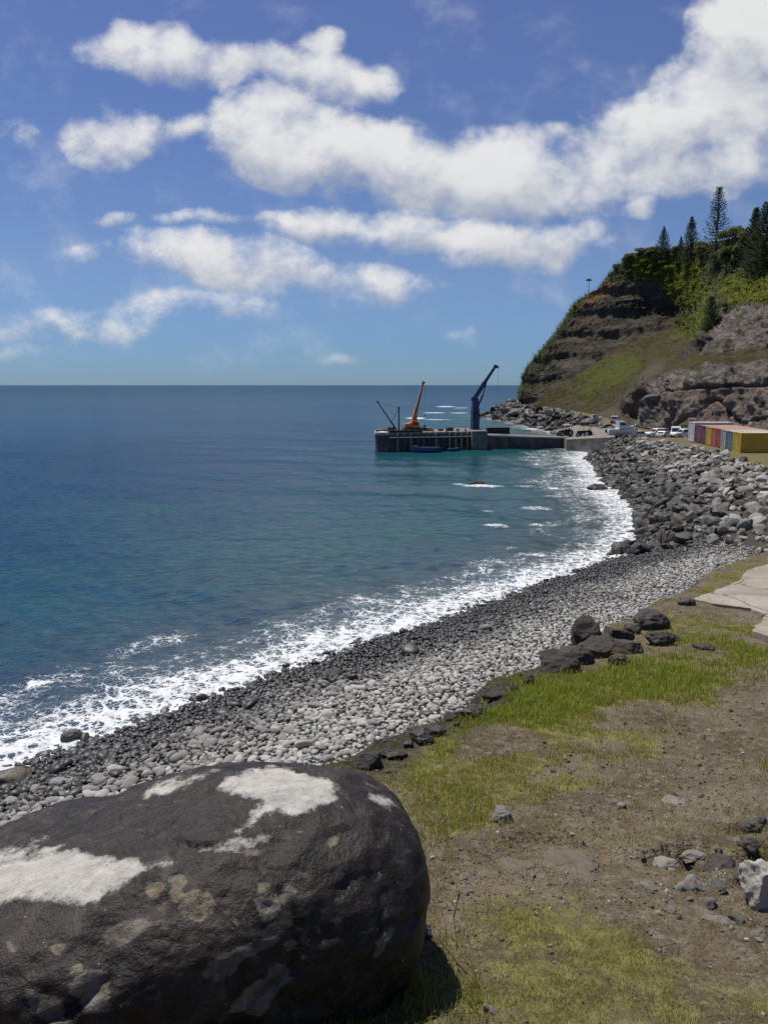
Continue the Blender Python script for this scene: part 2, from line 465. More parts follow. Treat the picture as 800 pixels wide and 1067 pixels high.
rad = np.concatenate([12 * np.exp(np.linspace(0, math.log(700 / 12), 400)), 700 * np.exp(np.linspace(0, math.log(45000 / 700), 60))[1:]])
sx, sy = polar(-62, 62, 560, rad)
rr = np.hypot(sx, sy)
s_sh = -sd_line(SHORE, sx, sy) - 0.5 * fbm(sx * .25, sy * .25, seed=3, octv=3)     # distance out to sea
sz = np.zeros_like(sx)
damp = 1 / (1 + (rr / 330) ** 2)
for k, (lam, az, amp) in enumerate(((9, 60, .030), (6.1, 30, .020), (14, 75, .07), (4.2, 95, .020), (3.1, 10, .018), (23, 52, .11), (2.3, 120, .020), (1.7, 50, .018))):
    a = R(az + 180); kx, ky = math.cos(a) * 2 * math.pi / lam, math.sin(a) * 2 * math.pi / lam
    ph = 3 * fbm(sx * .05 + k, sy * .05, seed=60 + k, octv=2)
    sz += amp * np.sin(sx * kx + sy * ky + ph + k) * np.where(lam < rr * .05, 0 if False else 1, 1)
sz += .11 * fbm(sx * 1.2, sy * 1.2, seed=71, octv=4, gain=.6) + .05 * fbm(sx * .4, sy * .4, seed=72, octv=2)
sz *= damp * smooth(-3, 10, s_sh) * .9 + .1 * damp
along = fbm(sx * .08, sy * .08, seed=80, octv=3)
reach = 4.8 + 3.2 * along + 2.4 * smooth(55, 85, sy) + 2.4 * smooth(42, 26, sy)
reach = np.where(sy > 168, 6 + 4 * along, reach)
ft = s_sh / np.maximum(reach, .8)
foam = .70 * (1 - smooth(.10, 1.45, ft)) 
foam += .24 * smooth(1.9, 1.2, ft) * smooth(.8, 1.2, ft) 
# back-wash line and second swell line parallel to the beach
foam = np.maximum(foam, .42 * np.exp(-((s_sh - 9.5 - 3 * along) / 1.3) ** 2) * smooth(.05, .5, fbm(sx * .07, sy * .07, seed=82, octv=3)) * (sy < 170))
def blob(px, py, rx, ry, amt, zz=0.0):
    """patch of broken water round a point of the sea, radii in metres across / along the line of sight"""
    global foam
    q = PZ(px, py, 0.0)
    ux, uy = q[0] / math.hypot(q[0], q[1]), q[1] / math.hypot(q[0], q[1])
    ax = (sx - q[0]) * uy - (sy - q[1]) * ux; al = (sx - q[0]) * ux + (sy - q[1]) * uy
    foam = np.maximum(foam, amt * (1 - smooth(.25, 1.15, np.hypot(ax / rx, al / ry))))
for a in ((433, 435.6, 4.6, 11, 1.15), (455, 437.3, 7, 5, .75), (452, 430, 7, 6, .95), (478, 430.3, 6, 5, .7), (464, 423.6, 7, 12, 1.15), (480, 425, 6, 8, .7),
          (500, 507.5, 3.2, 1.6, .95), (478, 505.5, 1.6, 1.0, .6), (520, 507, 1.4, .9, .6),
          (42, 714, .75, .35, 1.15), (77, 771, 1.6, .9, .9), (10, 826, 1.5, 1.0, .9),
          (518, 549, 1.6, 1.3, .62), (560, 530, 2.2, 1.5, .55), (508, 531, 1.0, .8, .4), (470, 467.5, 2.0, 1.6, .95), (495, 467, 2.6, 1.0, .62),
          (548, 507, 2.0, 1.6, .5), (580, 510, 2.2, 2.6, .55), (560, 547, 1.2, 1.1, .6), (545, 440, 6, 8, .95), (520, 436, 6, 10, .8), (558, 447, 5, 5, .8),
          (505, 594, 1.2, .6, .5), (470, 600, 1.0, .5, .4), (555, 580, 1.8, .9, .6)):
    blob(*a)
nearw = smooth(26, 40, rr) * 0
shoal = .9 * smooth(-.05, .4, fbm(sx * .03, sy * .05, seed=90, octv=3)) * smooth(8, 20, s_sh) * (1 - smooth(26, 48, s_sh))
for px, py, rx, ry in ((130, 530, 9, 7), (160, 527, 8, 4), (60, 535, 5, 3)):
    q = PZ(px, py, 0.0); shoal = np.maximum(shoal, .6 * np.exp(-((sx - q[0]) / rx) ** 2 - ((sy - q[1]) / ry) ** 2))
sz = sz + np.clip(foam, 0, 1) * damp * (.16 * np.abs(fbm(sx * 1.1, sy * 1.1, seed=95, octv=4)) + .05)
me = mesh_np('sea', np.stack([sx.ravel(), sy.ravel(), sz.ravel()], 1), grid_faces(*sx.shape)[:, ::-1], True,
             {'offshore': s_sh, 'foam': np.clip(foam, 0, 1.3), 'range': np.clip(np.log(rr / 12) / math.log(3000 / 12), 0, 1), 'shoal': shoal})
tag(link('sea', me, sea_material()), kind='structure')

# ------------------------------------------------------------------ stones
def rock_variant(sub, seed, rough=.22, cuts=5, flat=1.0, smooth_=.0):
    r = np.random.default_rng(seed); v, f = ico(sub)
    for _ in range(cuts):                       # planar faces, as split stone has
        n = r.normal(size=3); n /= np.linalg.norm(n); d = r.uniform(.45, .85)
        k = v @ n; over = k > d
        v[over] -= np.outer((k[over] - d) * .92, n)
    v = v + v * (rough * fbm(v[:, 0] * 1.4 + seed, v[:, 1] * 1.4, v[:, 2] * 1.4, 4, seed))[:, None]
    v[:, 2] *= flat
    return v, f

def many(variants, P, scl, rot, tones):
    """one big mesh from many placed stones (numpy)"""
    V = []; Fc = []; Tn = []; base = 0
    idx = np.arange(len(P)) % len(variants)
    for k, (vb, fb) in enumerate(variants):
        I = np.nonzero(idx == k)[0]
        if not len(I): continue
        v = vb[None] * scl[I][:, None, :]
        v = np.einsum('nij,nvj->nvi', rot[I], v) + P[I][:, None, :]
        nv = len(vb)
        Fc.append((fb[None] + (np.arange(len(I)) * nv)[:, None, None] + base).reshape(-1, 3))
        V.append(v.reshape(-1, 3)); Tn.append(np.repeat(tones[I], nv)); base += nv * len(I)
    return np.concatenate(V), np.concatenate(Fc), np.concatenate(Tn)

def rots(n, tilt, r):
    a = r.uniform(0, 2 * np.pi, n); b = r.normal(0, tilt, n); c = r.normal(0, tilt, n)
    ca, sa, cb, sb, cc, sc = np.cos(a), np.sin(a), np.cos(b), np.sin(b), np.cos(c), np.sin(c)
    Z = np.zeros(n); O = np.ones(n)
    Rz = np.stack([ca, -sa, Z, sa, ca, Z, Z, Z, O], 1).reshape(n, 3, 3)
    Rx = np.stack([O, Z, Z, Z, cb, -sb, Z, sb, cb], 1).reshape(n, 3, 3)
    Ry = np.stack([cc, Z, sc, Z, O, Z, -sc, Z, cc], 1).reshape(n, 3, 3)
    return Rz @ Rx @ Ry

def stone_material(name, dark, light, wet_rough=.35, scale=6.0, brown=None, bd=.02):
    """tone 0 = dark wet stone, 1 = pale dry stone"""
    m, nt, b, _ = new_mat(name)
    p = pos(nt); t = attr(nt, 'tone')
    n = noise(nt, scale, 6, .65, p); n2 = noise(nt, scale * 7, 4, .6, p)
    tt = math_(nt, 'ADD', t, math_(nt, 'MULTIPLY', math_(nt, 'SUBTRACT', n, .5), .35), clamp=True)
    c = mixc(nt, tt, dark, light)
    if brown: c = mixc(nt, mapr(nt, noise(nt, scale * .23, 4, .6, p), .52, .7), c, mixc(nt, tt, tuple(x * .45 for x in brown), brown))
    c = mixc(nt, mapr(nt, n2, .58, .75), c, mixc(nt, .6, c, (.02, .019, .018)))
    put(nt, b.inputs['Base Color'], c); put(nt, b.inputs['Roughness'], mapr(nt, t, .1, .4, wet_rough, .9))
    put(nt, b.inputs['Specular IOR Level'], mapr(nt, t, .1, .4, .5, .2))
    put(nt, b.inputs['Normal'], bump(nt, math_(nt, 'ADD', n, math_(nt, 'MULTIPLY', n2, .4)), .6, bd))
    return m

COBBLE_M = stone_material('cobble_stone', (0.020, 0.0195, 0.020), (0.45, 0.435, 0.405), .5, 9.0, None, .01)
ROCK_M = stone_material('revetment_rock', (0.016, 0.0145, 0.014), (0.43, 0.41, 0.365), .6, 1.6, (0.24, 0.20, 0.15), .08)
BANK_M = stone_material('bank_rock', (0.016, 0.0145, 0.0135), (0.125, 0.105, 0.09), .6, 4.0, (0.085, 0.066, 0.05), .04)

# ---- cobbles on the beach
r = np.random.default_rng(5)
step = .175
X, Y = np.meshgrid(np.arange(-20, 34, step), np.arange(14, 62, step)); X = X.ravel(); Y = Y.ravel()
X = X + r.uniform(-.08, .08, X.size); Y = Y + r.uniform(-.08, .08, Y.size)
s0 = sd_line(SHORE, X, Y); e0 = sd_line(EDGE, X, Y)
k = (s0 > -1.2) & (s0 < 17) & (e0 < -1.5); X, Y = X[k], Y[k]
hz, s0, e0 = heights(X, Y, True)
bz = np.where(s0 > 0, np.minimum(0.175 * s0, 2.3 + .02 * s0), .13 * s0)
px, py, dep = proj(X, Y, hz)
epx, epy, _ = proj(np.array([a for a, _b in EDGE[2:12]]), np.array([b for _a, b in EDGE[2:12]]), np.interp([b for _a, b in EDGE[2:12]], TY, TZ))
vis = py < np.interp(px, epx, epy) + 45
k = (hz < bz + .4) & vis & (px > -160) & (px < 930) & ~((X > 21) & (Y > 50) & (s0 > 14))
X, Y, hz, s0, px, py, dep = X[k], Y[k], hz[k], s0[k], px[k], py[k], dep[k]
n = len(X)
size = np.clip(r.lognormal(math.log(.105), .30, n), .055, .26)
bigs = r.random(n) < .012; size[bigs] *= r.uniform(1.3, 1.9, bigs.sum())
size *= np.interp(s0, [-1, 3, 7, 11], [1.12, 1.10, .95, .82]) * np.interp(Y, [22, 32, 46], [1.05, .92, .80])
scl = size[:, None] * np.stack([r.uniform(.9, 1.35, n), r.uniform(.75, 1.05, n), r.uniform(.5, .8, n)], 1)
wetl = 3.6 + 2.0 * fbm(X * .15, Y * .15, seed=14, octv=3)
wetl = wetl + np.interp(Y, [30, 45], [0, .8])
tone = smooth(-1.6, 2.4, s0 - wetl + r.normal(0, .75, n))
tone = .03 + tone * r.uniform(.42, .98, n)
tone = np.where((r.random(n) < .05) & (tone > .3), tone * .35, tone)
P = np.stack([X, Y, hz + scl[:, 2] * .55 + r.uniform(0, .03, n)], 1)
rt = rots(n, .3, r)
cv = [rock_variant(2, 100 + i, .16, 2) for i in range(6)]
cl = [rock_variant(1, 200 + i, .16, 1) for i in range(8)]
show = np.where((px > 4) & (px < 796) & (py < 1000), size / dep, 0)
# cobbles hidden behind the big boulder do not count as in view
hid = (py > np.interp(px, [-10, 0, 80, 165, 230, 385, 420], [905, 880, 845, 815, 800, 803, 835]) - 2) & (px < 425)
hid |= py > np.interp(px, epx, epy) - 3
show = np.where(hid, 0, show)
top = np.argsort(-show)[:300]
rest = np.ones(n, bool); rest[top] = False; rest = np.nonzero(rest)[0]
V, Fc, Tn = many(cl, P[rest], scl[rest], rt[rest], tone[rest])
o = link('pebbles', mesh_np('pebbles', V, Fc, True, {'tone': Tn}), COBBLE_M); tag(o, 'smooth grey and black cobbles covering the beach', 'pebbles', kind='stuff')
tl = [(.05, 'wet black rounded cobble near the water on the shingle beach', 'wet black cobbles', .0, .2), (.5, 'mid grey dry rounded cobble on the shingle beach', 'mid grey cobbles', .2, .62), (.85, 'pale grey dry rounded cobble on the upper shingle beach', 'pale grey cobbles', .62, 9)]
cm = {}
for i in top:
    for q, (tv, lab, grp, lo, hi) in enumerate(tl):
        if lo <= tone[i] < hi: break
    key = (int(i) % 6, q)
    if key not in cm:
        vb, fb = cv[key[0]]
        cm[key] = mesh_np('cobble', vb, fb, True, {'tone': np.full(len(vb), tv)}); cm[key].materials.append(COBBLE_M)
    o = bpy.data.objects.new('cobble', cm[key]); COL.objects.link(o)
    o.matrix_world = Matrix.Translation(P[i]) @ Matrix(rt[i].tolist()).to_4x4() @ Matrix.Diagonal((*scl[i], 1))
    tag(o, lab, 'cobble', grp)

# ---- big angular rocks: sea wall below the containers, and the rocky point beyond the pier
def rock_field(xr, yr, step, test, size_f, tone_f, seed, indiv, groups, stuffname, stufflabel, lift=.35):
    r = np.random.default_rng(seed)
    X, Y = np.meshgrid(np.arange(*xr, step), np.arange(*yr, step)); X = X.ravel(); Y = Y.ravel()
    X = X + r.uniform(-.45, .45, X.size) * step; Y = Y + r.uniform(-.45, .45, Y.size) * step
    h, s, e = heights(X, Y, True)
    k = test(X, Y, h, s, e); X, Y, h, s, e = X[k], Y[k], h[k], s[k], e[k]
    n = len(X); size = size_f(X, Y, s, e, r)
    scl = size[:, None] * np.stack([r.uniform(.9, 1.5, n), r.uniform(.75, 1.1, n), r.uniform(.55, .95, n)], 1)
    P = np.stack([X, Y, h + scl[:, 2] * lift], 1); rt = rots(n, .45, r); tone = tone_f(X, Y, s, e, P[:, 2], r)
    px, py, dep = proj(P[:, 0], P[:, 1], P[:, 2])
    show = np.where((px > 3) & (px < 797), size / dep, 0)
    top = np.argsort(-show)[:indiv]; rest = np.ones(n, bool); rest[top] = False; rest = np.nonzero(rest)[0]
    var = [rock_variant(2, seed * 10 + i, .3, 7) for i in range(10)]
    if len(rest):
        V, Fc, Tn = many(var, P[rest], scl[rest], rt[rest], tone[rest])
        o = link(stuffname, mesh_np(stuffname, V, Fc, False, {'tone': Tn}), ROCK_M); tag(o, stufflabel, 'rocks', kind='stuff')
    cm = {}
    for i in top:
        for q, (tv, nm, lab, grp, lo, hi) in enumerate(groups):
            if lo <= tone[i] < hi: break
        tq = round(float(np.clip(tone[i], .02, 1)) * 6) / 6
        key = (int(i) % 10, q, tq)
        if key not in cm:
            vb, fb = var[key[0]]; cm[key] = mesh_np(nm, vb, fb, False, {'tone': np.full(len(vb), max(tq, .03))}); cm[key].materials.append(ROCK_M)
        o = bpy.data.objects.new(nm, cm[key]); COL.objects.link(o)
        o.matrix_world = Matrix.Translation(P[i]) @ Matrix(rt[i].tolist()).to_4x4() @ Matrix.Diagonal((*scl[i], 1))
        tag(o, lab, 'rock', grp)

rock_field((12, 60), (46, 152), .70,
    lambda x, y, h, s, e: (s > np.where(y > 95, -1.6, -1.0)) & (e < .4) & (y > 44) & ((h > np.where(s > 0, np.minimum(0.175 * s, 2.3 + .02 * s), .13 * s) + .25) | ((s < 4.5) & (y > 57.5)) | (y > 64)),
    lambda x, y, s, e, r: np.clip(r.lognormal(math.log(.36), .45, len(x)), .18, .85) * np.interp(s, [0, 5, 9], [1.2, 1.1, .9]) * np.interp(y, [60, 100, 122, 135], [.9, 1.05, .9, .7]),
    lambda x, y, s, e, z, r: np.clip(smooth(1.5, 9, s + r.normal(0, 1.8, len(x))) * r.uniform(.0, 1.0, len(x)) ** .9, .04, 1), 7, 215,
    [(.1, 'rock', 'dark wet angular boulder low on the sea wall above the surf', 'dark wet boulders of the sea wall', 0, .3),
     (.6, 'rock', 'dry grey angular boulder on the rubble sea wall below the containers', 'dry grey boulders of the sea wall', .3, 9)],
    'rubble', 'angular grey rocks of the sea wall slope')
rock_field((34, 66), (164, 347), 1.5,
    lambda x, y, h, s, e: (s > -3.5) & (e < 2.5) & ((s < 6) | (fbm(x * .3, y * .3, seed=15, octv=2) > -.25)),
    lambda x, y, s, e, r: np.clip(r.lognormal(math.log(.72), .48, len(x)), .4, 2.1) * np.interp(y, [170, 200, 300], [.6, .9, 1.15]),
    lambda x, y, s, e, z, r: np.clip(smooth(3, 12, s + r.normal(0, 2.0, len(x))) * r.uniform(.15, .8, len(x)), .03, 1), 9, 75,
    [(.1, 'rock', 'black wave washed boulder on the point beyond the pier', 'black boulders on the point beyond the pier', 0, .3),
     (.6, 'rock', 'grey boulder at the foot of the headland beyond the pier', 'grey boulders at the foot of the headland', .3, 9)],
    'rubble', 'dark boulders on the rocky point beyond the pier')

def one_rock(name, label, cat, c, scl, seed, tone, m, rz=0.0, sub=4, rough=.26, cuts=5, flat=1.0, group=None, smooth_=True, tilt=0.0):
    v, f = rock_variant(sub, seed, rough, cuts, flat)
    v = v + v * (.11 * fbm(v[:, 0] * 4.5, v[:, 1] * 4.5, v[:, 2] * 4.5, 5, seed + 3, .6) - .06 * np.abs(fbm(v[:, 0] * 3, v[:, 1] * 3, v[:, 2] * 6, 3, seed + 4)))[:, None]
    v = v * np.asarray(scl)
    o = link(name, mesh_np(name, v, f, smooth_, {'tone': np.full(len(v), tone)}), m)
    o.location = c; o.rotation_euler = (tilt, 0, rz)
    return tag(o, label, cat, group)
q = off_rock; one_rock('sea_rock', 'low black rock awash offshore in front of the pier', 'rock', (q[0], q[1], .05), (2.1, .8, .55), 301, .04, ROCK_M, .1)
q = foam_rock; one_rock('sea_rock', 'small dark pointed rock standing in the surf at the left', 'rock', (q[0], q[1], .12), (.42, .3, .3), 302, .16, ROCK_M, .5)
q = left_rock; one_rock('sea_rock', 'rounded wet rock at the left end of the waterline', 'rock', (q[0] - .1, q[1], .25), (.75, .5, .42), 303, .12, ROCK_M, .2)
for i, (a, b, w, lab) in enumerate(((345, 706, .45, 'black slab of rock lying at the waterline of the cobble beach'), (660, 572, .5, 'wet black rock where the beach meets the sea wall'), (625, 513, 1.5, 'largest black rock jutting from the sea wall into the surf'), (640, 640, 0, ''))):
    if not lab: continue
    q = ground(a, b); one_rock('shore_rock', lab, 'rock', (q[0], q[1], q[2] + w * .15), (w * 1.3, w * .8, w * .6), 310 + i, .05, ROCK_M, .4)
# ------------------------------------------------------------------ rocks along the edge of the bank
def edge_rock(px, pyb, w, h, label, seed, tone=.3, depth=.8, yadd=0.0, cuts=5, group=None):
    g = ground(px, pyb)
    d = proj(*g)[2]; m = float(d) / F
    W, Hh = w * m, h * m
    one_rock('edge_rock', label, 'rock', (g[0], g[1] + W * depth * .3 + yadd, g[2] + Hh * .26), (W * .55, W * depth * .5, Hh * .74), seed, tone, BANK_M,
             rz=random.uniform(-.4, .4), sub=5, cuts=cuts, group=group)
for i, a in enumerate((
    (580, 699, 44, 26, 'rounded dark rock at the left end of the row where the grass begins'),
    (613, 672, 30, 32, 'tallest dark rock of the row on the bank edge, standing upright'),
    (621, 684, 46, 30, 'brown broken rock below the upright one on the bank edge'),
    (600, 692, 34, 22, 'small dark rock wedged between the rounded and the upright rock'),
    (643, 672, 36, 26, 'rounded dark rock just right of the upright one on the bank edge'),
    (654, 680, 34, 18, 'low slanting rock in the middle of the row on the bank edge'),
    (659, 660, 18, 14, 'smallest dark rock standing up in the row on the bank edge'),
    (678, 655, 38, 22, 'dark rock at the far end of the row on the bank edge'),
    (688, 672, 34, 17, 'flat dark rock lying on bare soil right of the row'),
    (700, 668, 20, 9, 'small flat dark stone on bare soil in front of the concrete'),
    (646, 693, 20, 14, 'small reddish stone in the grass below the row of dark rocks'),
    (716, 630, 18, 9, 'small black stone beside the tip of the concrete slab'),
    (735, 676, 22, 6, 'thin dark stone on bare ground left of the nearer concrete slab'),
    (705, 577, 18, 5, 'thin black driftwood coloured stone at the top of the cobble beach'))):
    if a[1] < 600: continue
    edge_rock(a[0], a[1] + 1, a[2] * 1.0, a[3] * (1.0 if i == 1 else .78), a[4], 400 + i * 3, tone=(.34, .36, .5, .2, .42, .5, .2, .22, .2, .15, .55, .12, .2, .1)[i])
for i, (a, b, w, h) in enumerate(((552, 714, 20, 12), (536, 722, 16, 10), (520, 729, 26, 16), (497, 743, 18, 10), (486, 750, 30, 14), (456, 768, 22, 12), (440, 776, 34, 16), (412, 792, 24, 12), (384, 803, 40, 18),
                                   (508, 728, 10, 9), (470, 752, 14, 10), (425, 780, 12, 9), (398, 790, 14, 10), (545, 708, 9, 7), (476, 758, 9, 6))):
    g = ground(a, b - 2); h *= .8
    edge_rock(a, b, w, h, 'dark lumpy rock along the crumbling edge of the grassy bank', 470 + i * 3, tone=.10 + .2 * random.random(), cuts=9, group='dark rocks along the crumbling bank edge')

# ------------------------------------------------------------------ the big boulder in front
def boulder():
    v, f = ico(7)
    n = np.sign(v) * np.abs(v) ** 1.0
    # rounded-box body
    pw = np.array([2.5, 2.3, 2.6])
    L = (np.abs(v[:, 0]) ** 3.4 + np.abs(v[:, 1]) ** 2.4 + np.abs(v[:, 2]) ** 3.0) ** (-1 / 2.7)
    b = v * L[:, None]
    sc = np.array([1.27, .70, .62])
    p = b * sc
    lo = np.clip(-p[:, 2] / .6, 0, 1)
    p[:, 1] += .0 * lo; 
    # top plate falls a little to the left and to the front; right shoulder stays full
    up = np.clip(b[:, 2], 0, 1)
    p[:, 2] += up * (-.26 * np.clip(.25 - b[:, 0], 0, 1.2) - .05 * smooth(.55, 1.0, b[:, 0]) - .10 * np.clip(-b[:, 1], 0, 1) ** 1.4 + .02 * b[:, 0])
    p[:, 0] *= 1 - np.where(b[:, 0] > 0, .17, .06) * np.clip(-b[:, 2], 0, 1) ** 1.4
    p[:, 1] *= 1 - .10 * np.clip(-b[:, 2], 0, 1) ** 2
    nr = b / np.linalg.norm(b, axis=1)[:, None]
    d = .055 * fbm(p[:, 0] * 1.7, p[:, 1] * 1.7, p[:, 2] * 1.7, 5, 5) + .020 * fbm(p[:, 0] * 6, p[:, 1] * 6, p[:, 2] * 6, 4, 15)
    # slanting joints and ribs in the stone
    st = p[:, 0] * .45 + p[:, 1] * .9 - p[:, 2] * .55 + .12 * fbm(p[:, 0] * 2, p[:, 1] * 2, p[:, 2] * 2, 3, 25)
    w = np.abs(((st * 3.1) % 1) - .5)
    d -= .034 * (1 - smooth(0, .05, w)) * smooth(-.1, .35, fbm(p[:, 0] * 1.2 + 4, p[:, 1] * 1.2, p[:, 2] * 1.2, 2, 35))
    d += .03 * np.abs(fbm(p[:, 0] * 2.6, p[:, 1] * 2.6, p[:, 2] * 5, 3, 45)) * np.clip(1 - b[:, 2], 0, 1)
    d += .008 * fbm(p[:, 0] * 20, p[:, 1] * 20, p[:, 2] * 20, 4, 55, .6)
    d -= .010 * smooth(.25, .6, fbm(p[:, 0] * 4 + 3, p[:, 1] * 4, p[:, 2] * 4, 3, 56)) + .010 * smooth(.3, .55, fbm(p[:, 0] * 13, p[:, 1] * 13, p[:, 2] * 13, 2, 57))
    p = p + nr * d[:, None]
    c = np.array([-1.06, 3.40, 10.00]); a = R(14)
    x = p[:, 0] * math.cos(a) - p[:, 1] * math.sin(a); y = p[:, 0] * math.sin(a) + p[:, 1] * math.cos(a)
    w3 = np.stack([x, y, p[:, 2]], 1) + c
    q = p
    # lichen growing on the stone, patch by patch
    px, py, _ = proj(w3[:, 0], w3[:, 1], w3[:, 2])
    wob = 9 * fbm(q[:, 0] * 5, q[:, 1] * 5, q[:, 2] * 5, 4, 65) + 5 * fbm(q[:, 0] * 17, q[:, 1] * 17, q[:, 2] * 17, 3, 66)
    face = (nr[:, 1] < .75) | (nr[:, 2] > .2)
    white = np.full(len(q), -99.); pale = np.full(len(q), -99.); ring = np.full(len(q), -99.)
    for poly in ([(-160, 905), (-60, 893), (40, 886), (95, 890), (150, 896), (203, 893), (160, 912), (135, 925), (100, 948), (55, 943), (0, 942), (-160, 955)],
                 [(231, 812), (262, 802), (300, 803), (340, 815), (349, 833), (330, 846), (308, 853), (290, 846), (275, 850), (262, 862), (248, 865), (262, 845), (282, 832), (262, 830), (240, 828), (230, 820)],
                 [(193, 888), (225, 879), (286, 869), (283, 876), (235, 888), (205, 892)],
                 [(155, 828), (180, 815), (229, 803), (222, 808), (175, 824)], [(-20, 895), (0, 880), (52, 868), (50, 874), (10, 890)],
                 [(380, 824), (398, 830), (409, 840), (404, 841), (388, 832)]):
        white = np.maximum(white, sd_poly(poly, px, py))
    for poly in ([(258, 885), (283, 888), (284, 903), (272, 898)], [(268, 935), (300, 918), (311, 930), (300, 950), (285, 965), (262, 968)],
                 [(110, 960), (190, 945), (188, 962), (130, 985), (105, 978)], [(0, 972), (12, 980), (28, 1000), (22, 1005), (4, 985)], [(25, 1030), (45, 1035), (75, 1066), (60, 1075), (30, 1050)],
                 [(407, 912), (418, 915), (424, 935), (418, 945)], [(330, 967), (338, 975), (342, 1000), (334, 995)], [(215, 1010), (250, 985), (300, 975), (255, 1000), (225, 1025)],
                 [(398, 925), (405, 955), (401, 965)], [(385, 1000), (402, 970), (408, 972), (395, 1000)], [(80, 1020), (110, 1015), (115, 1050), (90, 1060)], [(245, 1050), (290, 1005), (310, 1010), (270, 1066)]):
        pale = np.maximum(pale, sd_poly(poly, px, py))
    for cx, cy, rd in ((161, 929, 11), (185, 919, 10), (183, 932, 9), (205, 944, 19), (274, 926, 8), (347, 877, 6), (312, 868, 3), (246, 962, 5), (302, 985, 8), (215, 1015, 6), (80, 1010, 5), (60, 990, 7)):
        ring = np.maximum(ring, rd - np.hypot(px - cx, (py - cy) * 1.15))
    white = np.where(face, smooth(-9, 9, white + wob * 1.3), 0); pale = np.where(face, smooth(-4, 5, pale + wob * 1.9), 0); ring = np.where(face, smooth(-1.5, 1.5, ring + wob * .35), 0)
    m, nt, bs, _ = new_mat('basalt_with_lichen')
    o = objco(nt)
    s = nd(nt, 'SeparateColor', {0: attr(nt, 'lichen', 0)}).node
    n1 = noise(nt, 2.2, 6, .62, o); n2 = noise(nt, 13, 6, .66, o); n3 = noise(nt, 55, 5, .65, o)
    col = mixc(nt, mapr(nt, n1, .35, .68), (0.010, 0.0078, 0.0068), (0.031, 0.0235, 0.019))
    col = mixc(nt, mapr(nt, n2, .52, .75), col, (0.066, 0.050, 0.039))
    col = mixc(nt, math_(nt, 'MULTIPLY', mapr(nt, noise(nt, 3.0, 6, .7, scalev(nt, o, (1, 1.4, 1)), 1.0), .5, .68), .6), col, (0.062, 0.047, 0.037))
    col = mixc(nt, mapr(nt, n3, .48, .70), col, (0.010, 0.0085, 0.0075))
    spk = nd(nt, 'TexVoronoi', {'Scale': 26.0, 'Vector': o})
    col = mixc(nt, math_(nt, 'MULTIPLY', mapr(nt, spk, .14, .06), mapr(nt, n2, .5, .62)), col, (0.27, 0.25, 0.22))
    # grey crust scattered thinly over the sides
    crust = mapr(nt, noise(nt, 3.4, 6, .72, scalev(nt, o, (1.6, 1, .6)), .8), .52, .74)
    col = mixc(nt, math_(nt, 'MULTIPLY', crust, .62), col, (0.10, 0.088, 0.074))
    pc = mixc(nt, mapr(nt, n2, .35, .65), (0.11, 0.092, 0.07), (0.25, 0.225, 0.18))
    edge = math_(nt, 'ADD', math_(nt, 'MULTIPLY', math_(nt, 'SUBTRACT', n3, .5), .9), math_(nt, 'MULTIPLY', math_(nt, 'SUBTRACT', n2, .5), .6))
    col = mixc(nt, math_(nt, 'MULTIPLY', mapr(nt, math_(nt, 'ADD', s.outputs[1], edge), .4, .9), .62), col, pc)
    col = mixc(nt, math_(nt, 'MULTIPLY', mapr(nt, math_(nt, 'ADD', s.outputs[2], edge), .35, .75), .75), col, mixc(nt, mapr(nt, n3, .4, .6), (0.12, 0.095, 0.06), (0.21, 0.18, 0.12)))
    wc = mixc(nt, mapr(nt, n2, .3, .7), (0.33, 0.315, 0.28), (0.50, 0.48, 0.44)); wc = mixc(nt, mapr(nt, n3, .56, .72), wc, (0.19, 0.18, 0.16))
    wc = mixc(nt, mapr(nt, n1, .35, .7), wc, (0.40, 0.385, 0.35))
    we = mapr(nt, math_(nt, 'ADD', s.outputs[0], math_(nt, 'ADD', math_(nt, 'MULTIPLY', edge, 1.25), math_(nt, 'MULTIPLY', math_(nt, 'SUBTRACT', noise(nt, 5.5, 5, .65, o), .58), 1.3))), .22, .82)
    col = mixc(nt, we, col, wc)
    put(nt, bs.inputs['Base Color'], col); put(nt, bs.inputs['Roughness'], mapr(nt, we, 0, 1, .5, .95)); bs.inputs['Specular IOR Level'].default_value = .3
    hh = math_(nt, 'ADD', math_(nt, 'MULTIPLY', n2, 1.0), math_(nt, 'MULTIPLY', n3, .35))
    hh = math_(nt, 'ADD', hh, math_(nt, 'MULTIPLY', we, .12))
    put(nt, bs.inputs['Normal'], bump(nt, hh, .55, .035))
    me = mesh_np('boulder', q, f, True, None, {'lichen': np.stack([white, pale, ring], 1)})
    ob = link('boulder', me, m); ob.location = c; ob.rotation_euler = (0, 0, a)
    tag(ob, 'huge dark basalt boulder with white lichen patches on its flat top in front', 'boulder')
boulder()

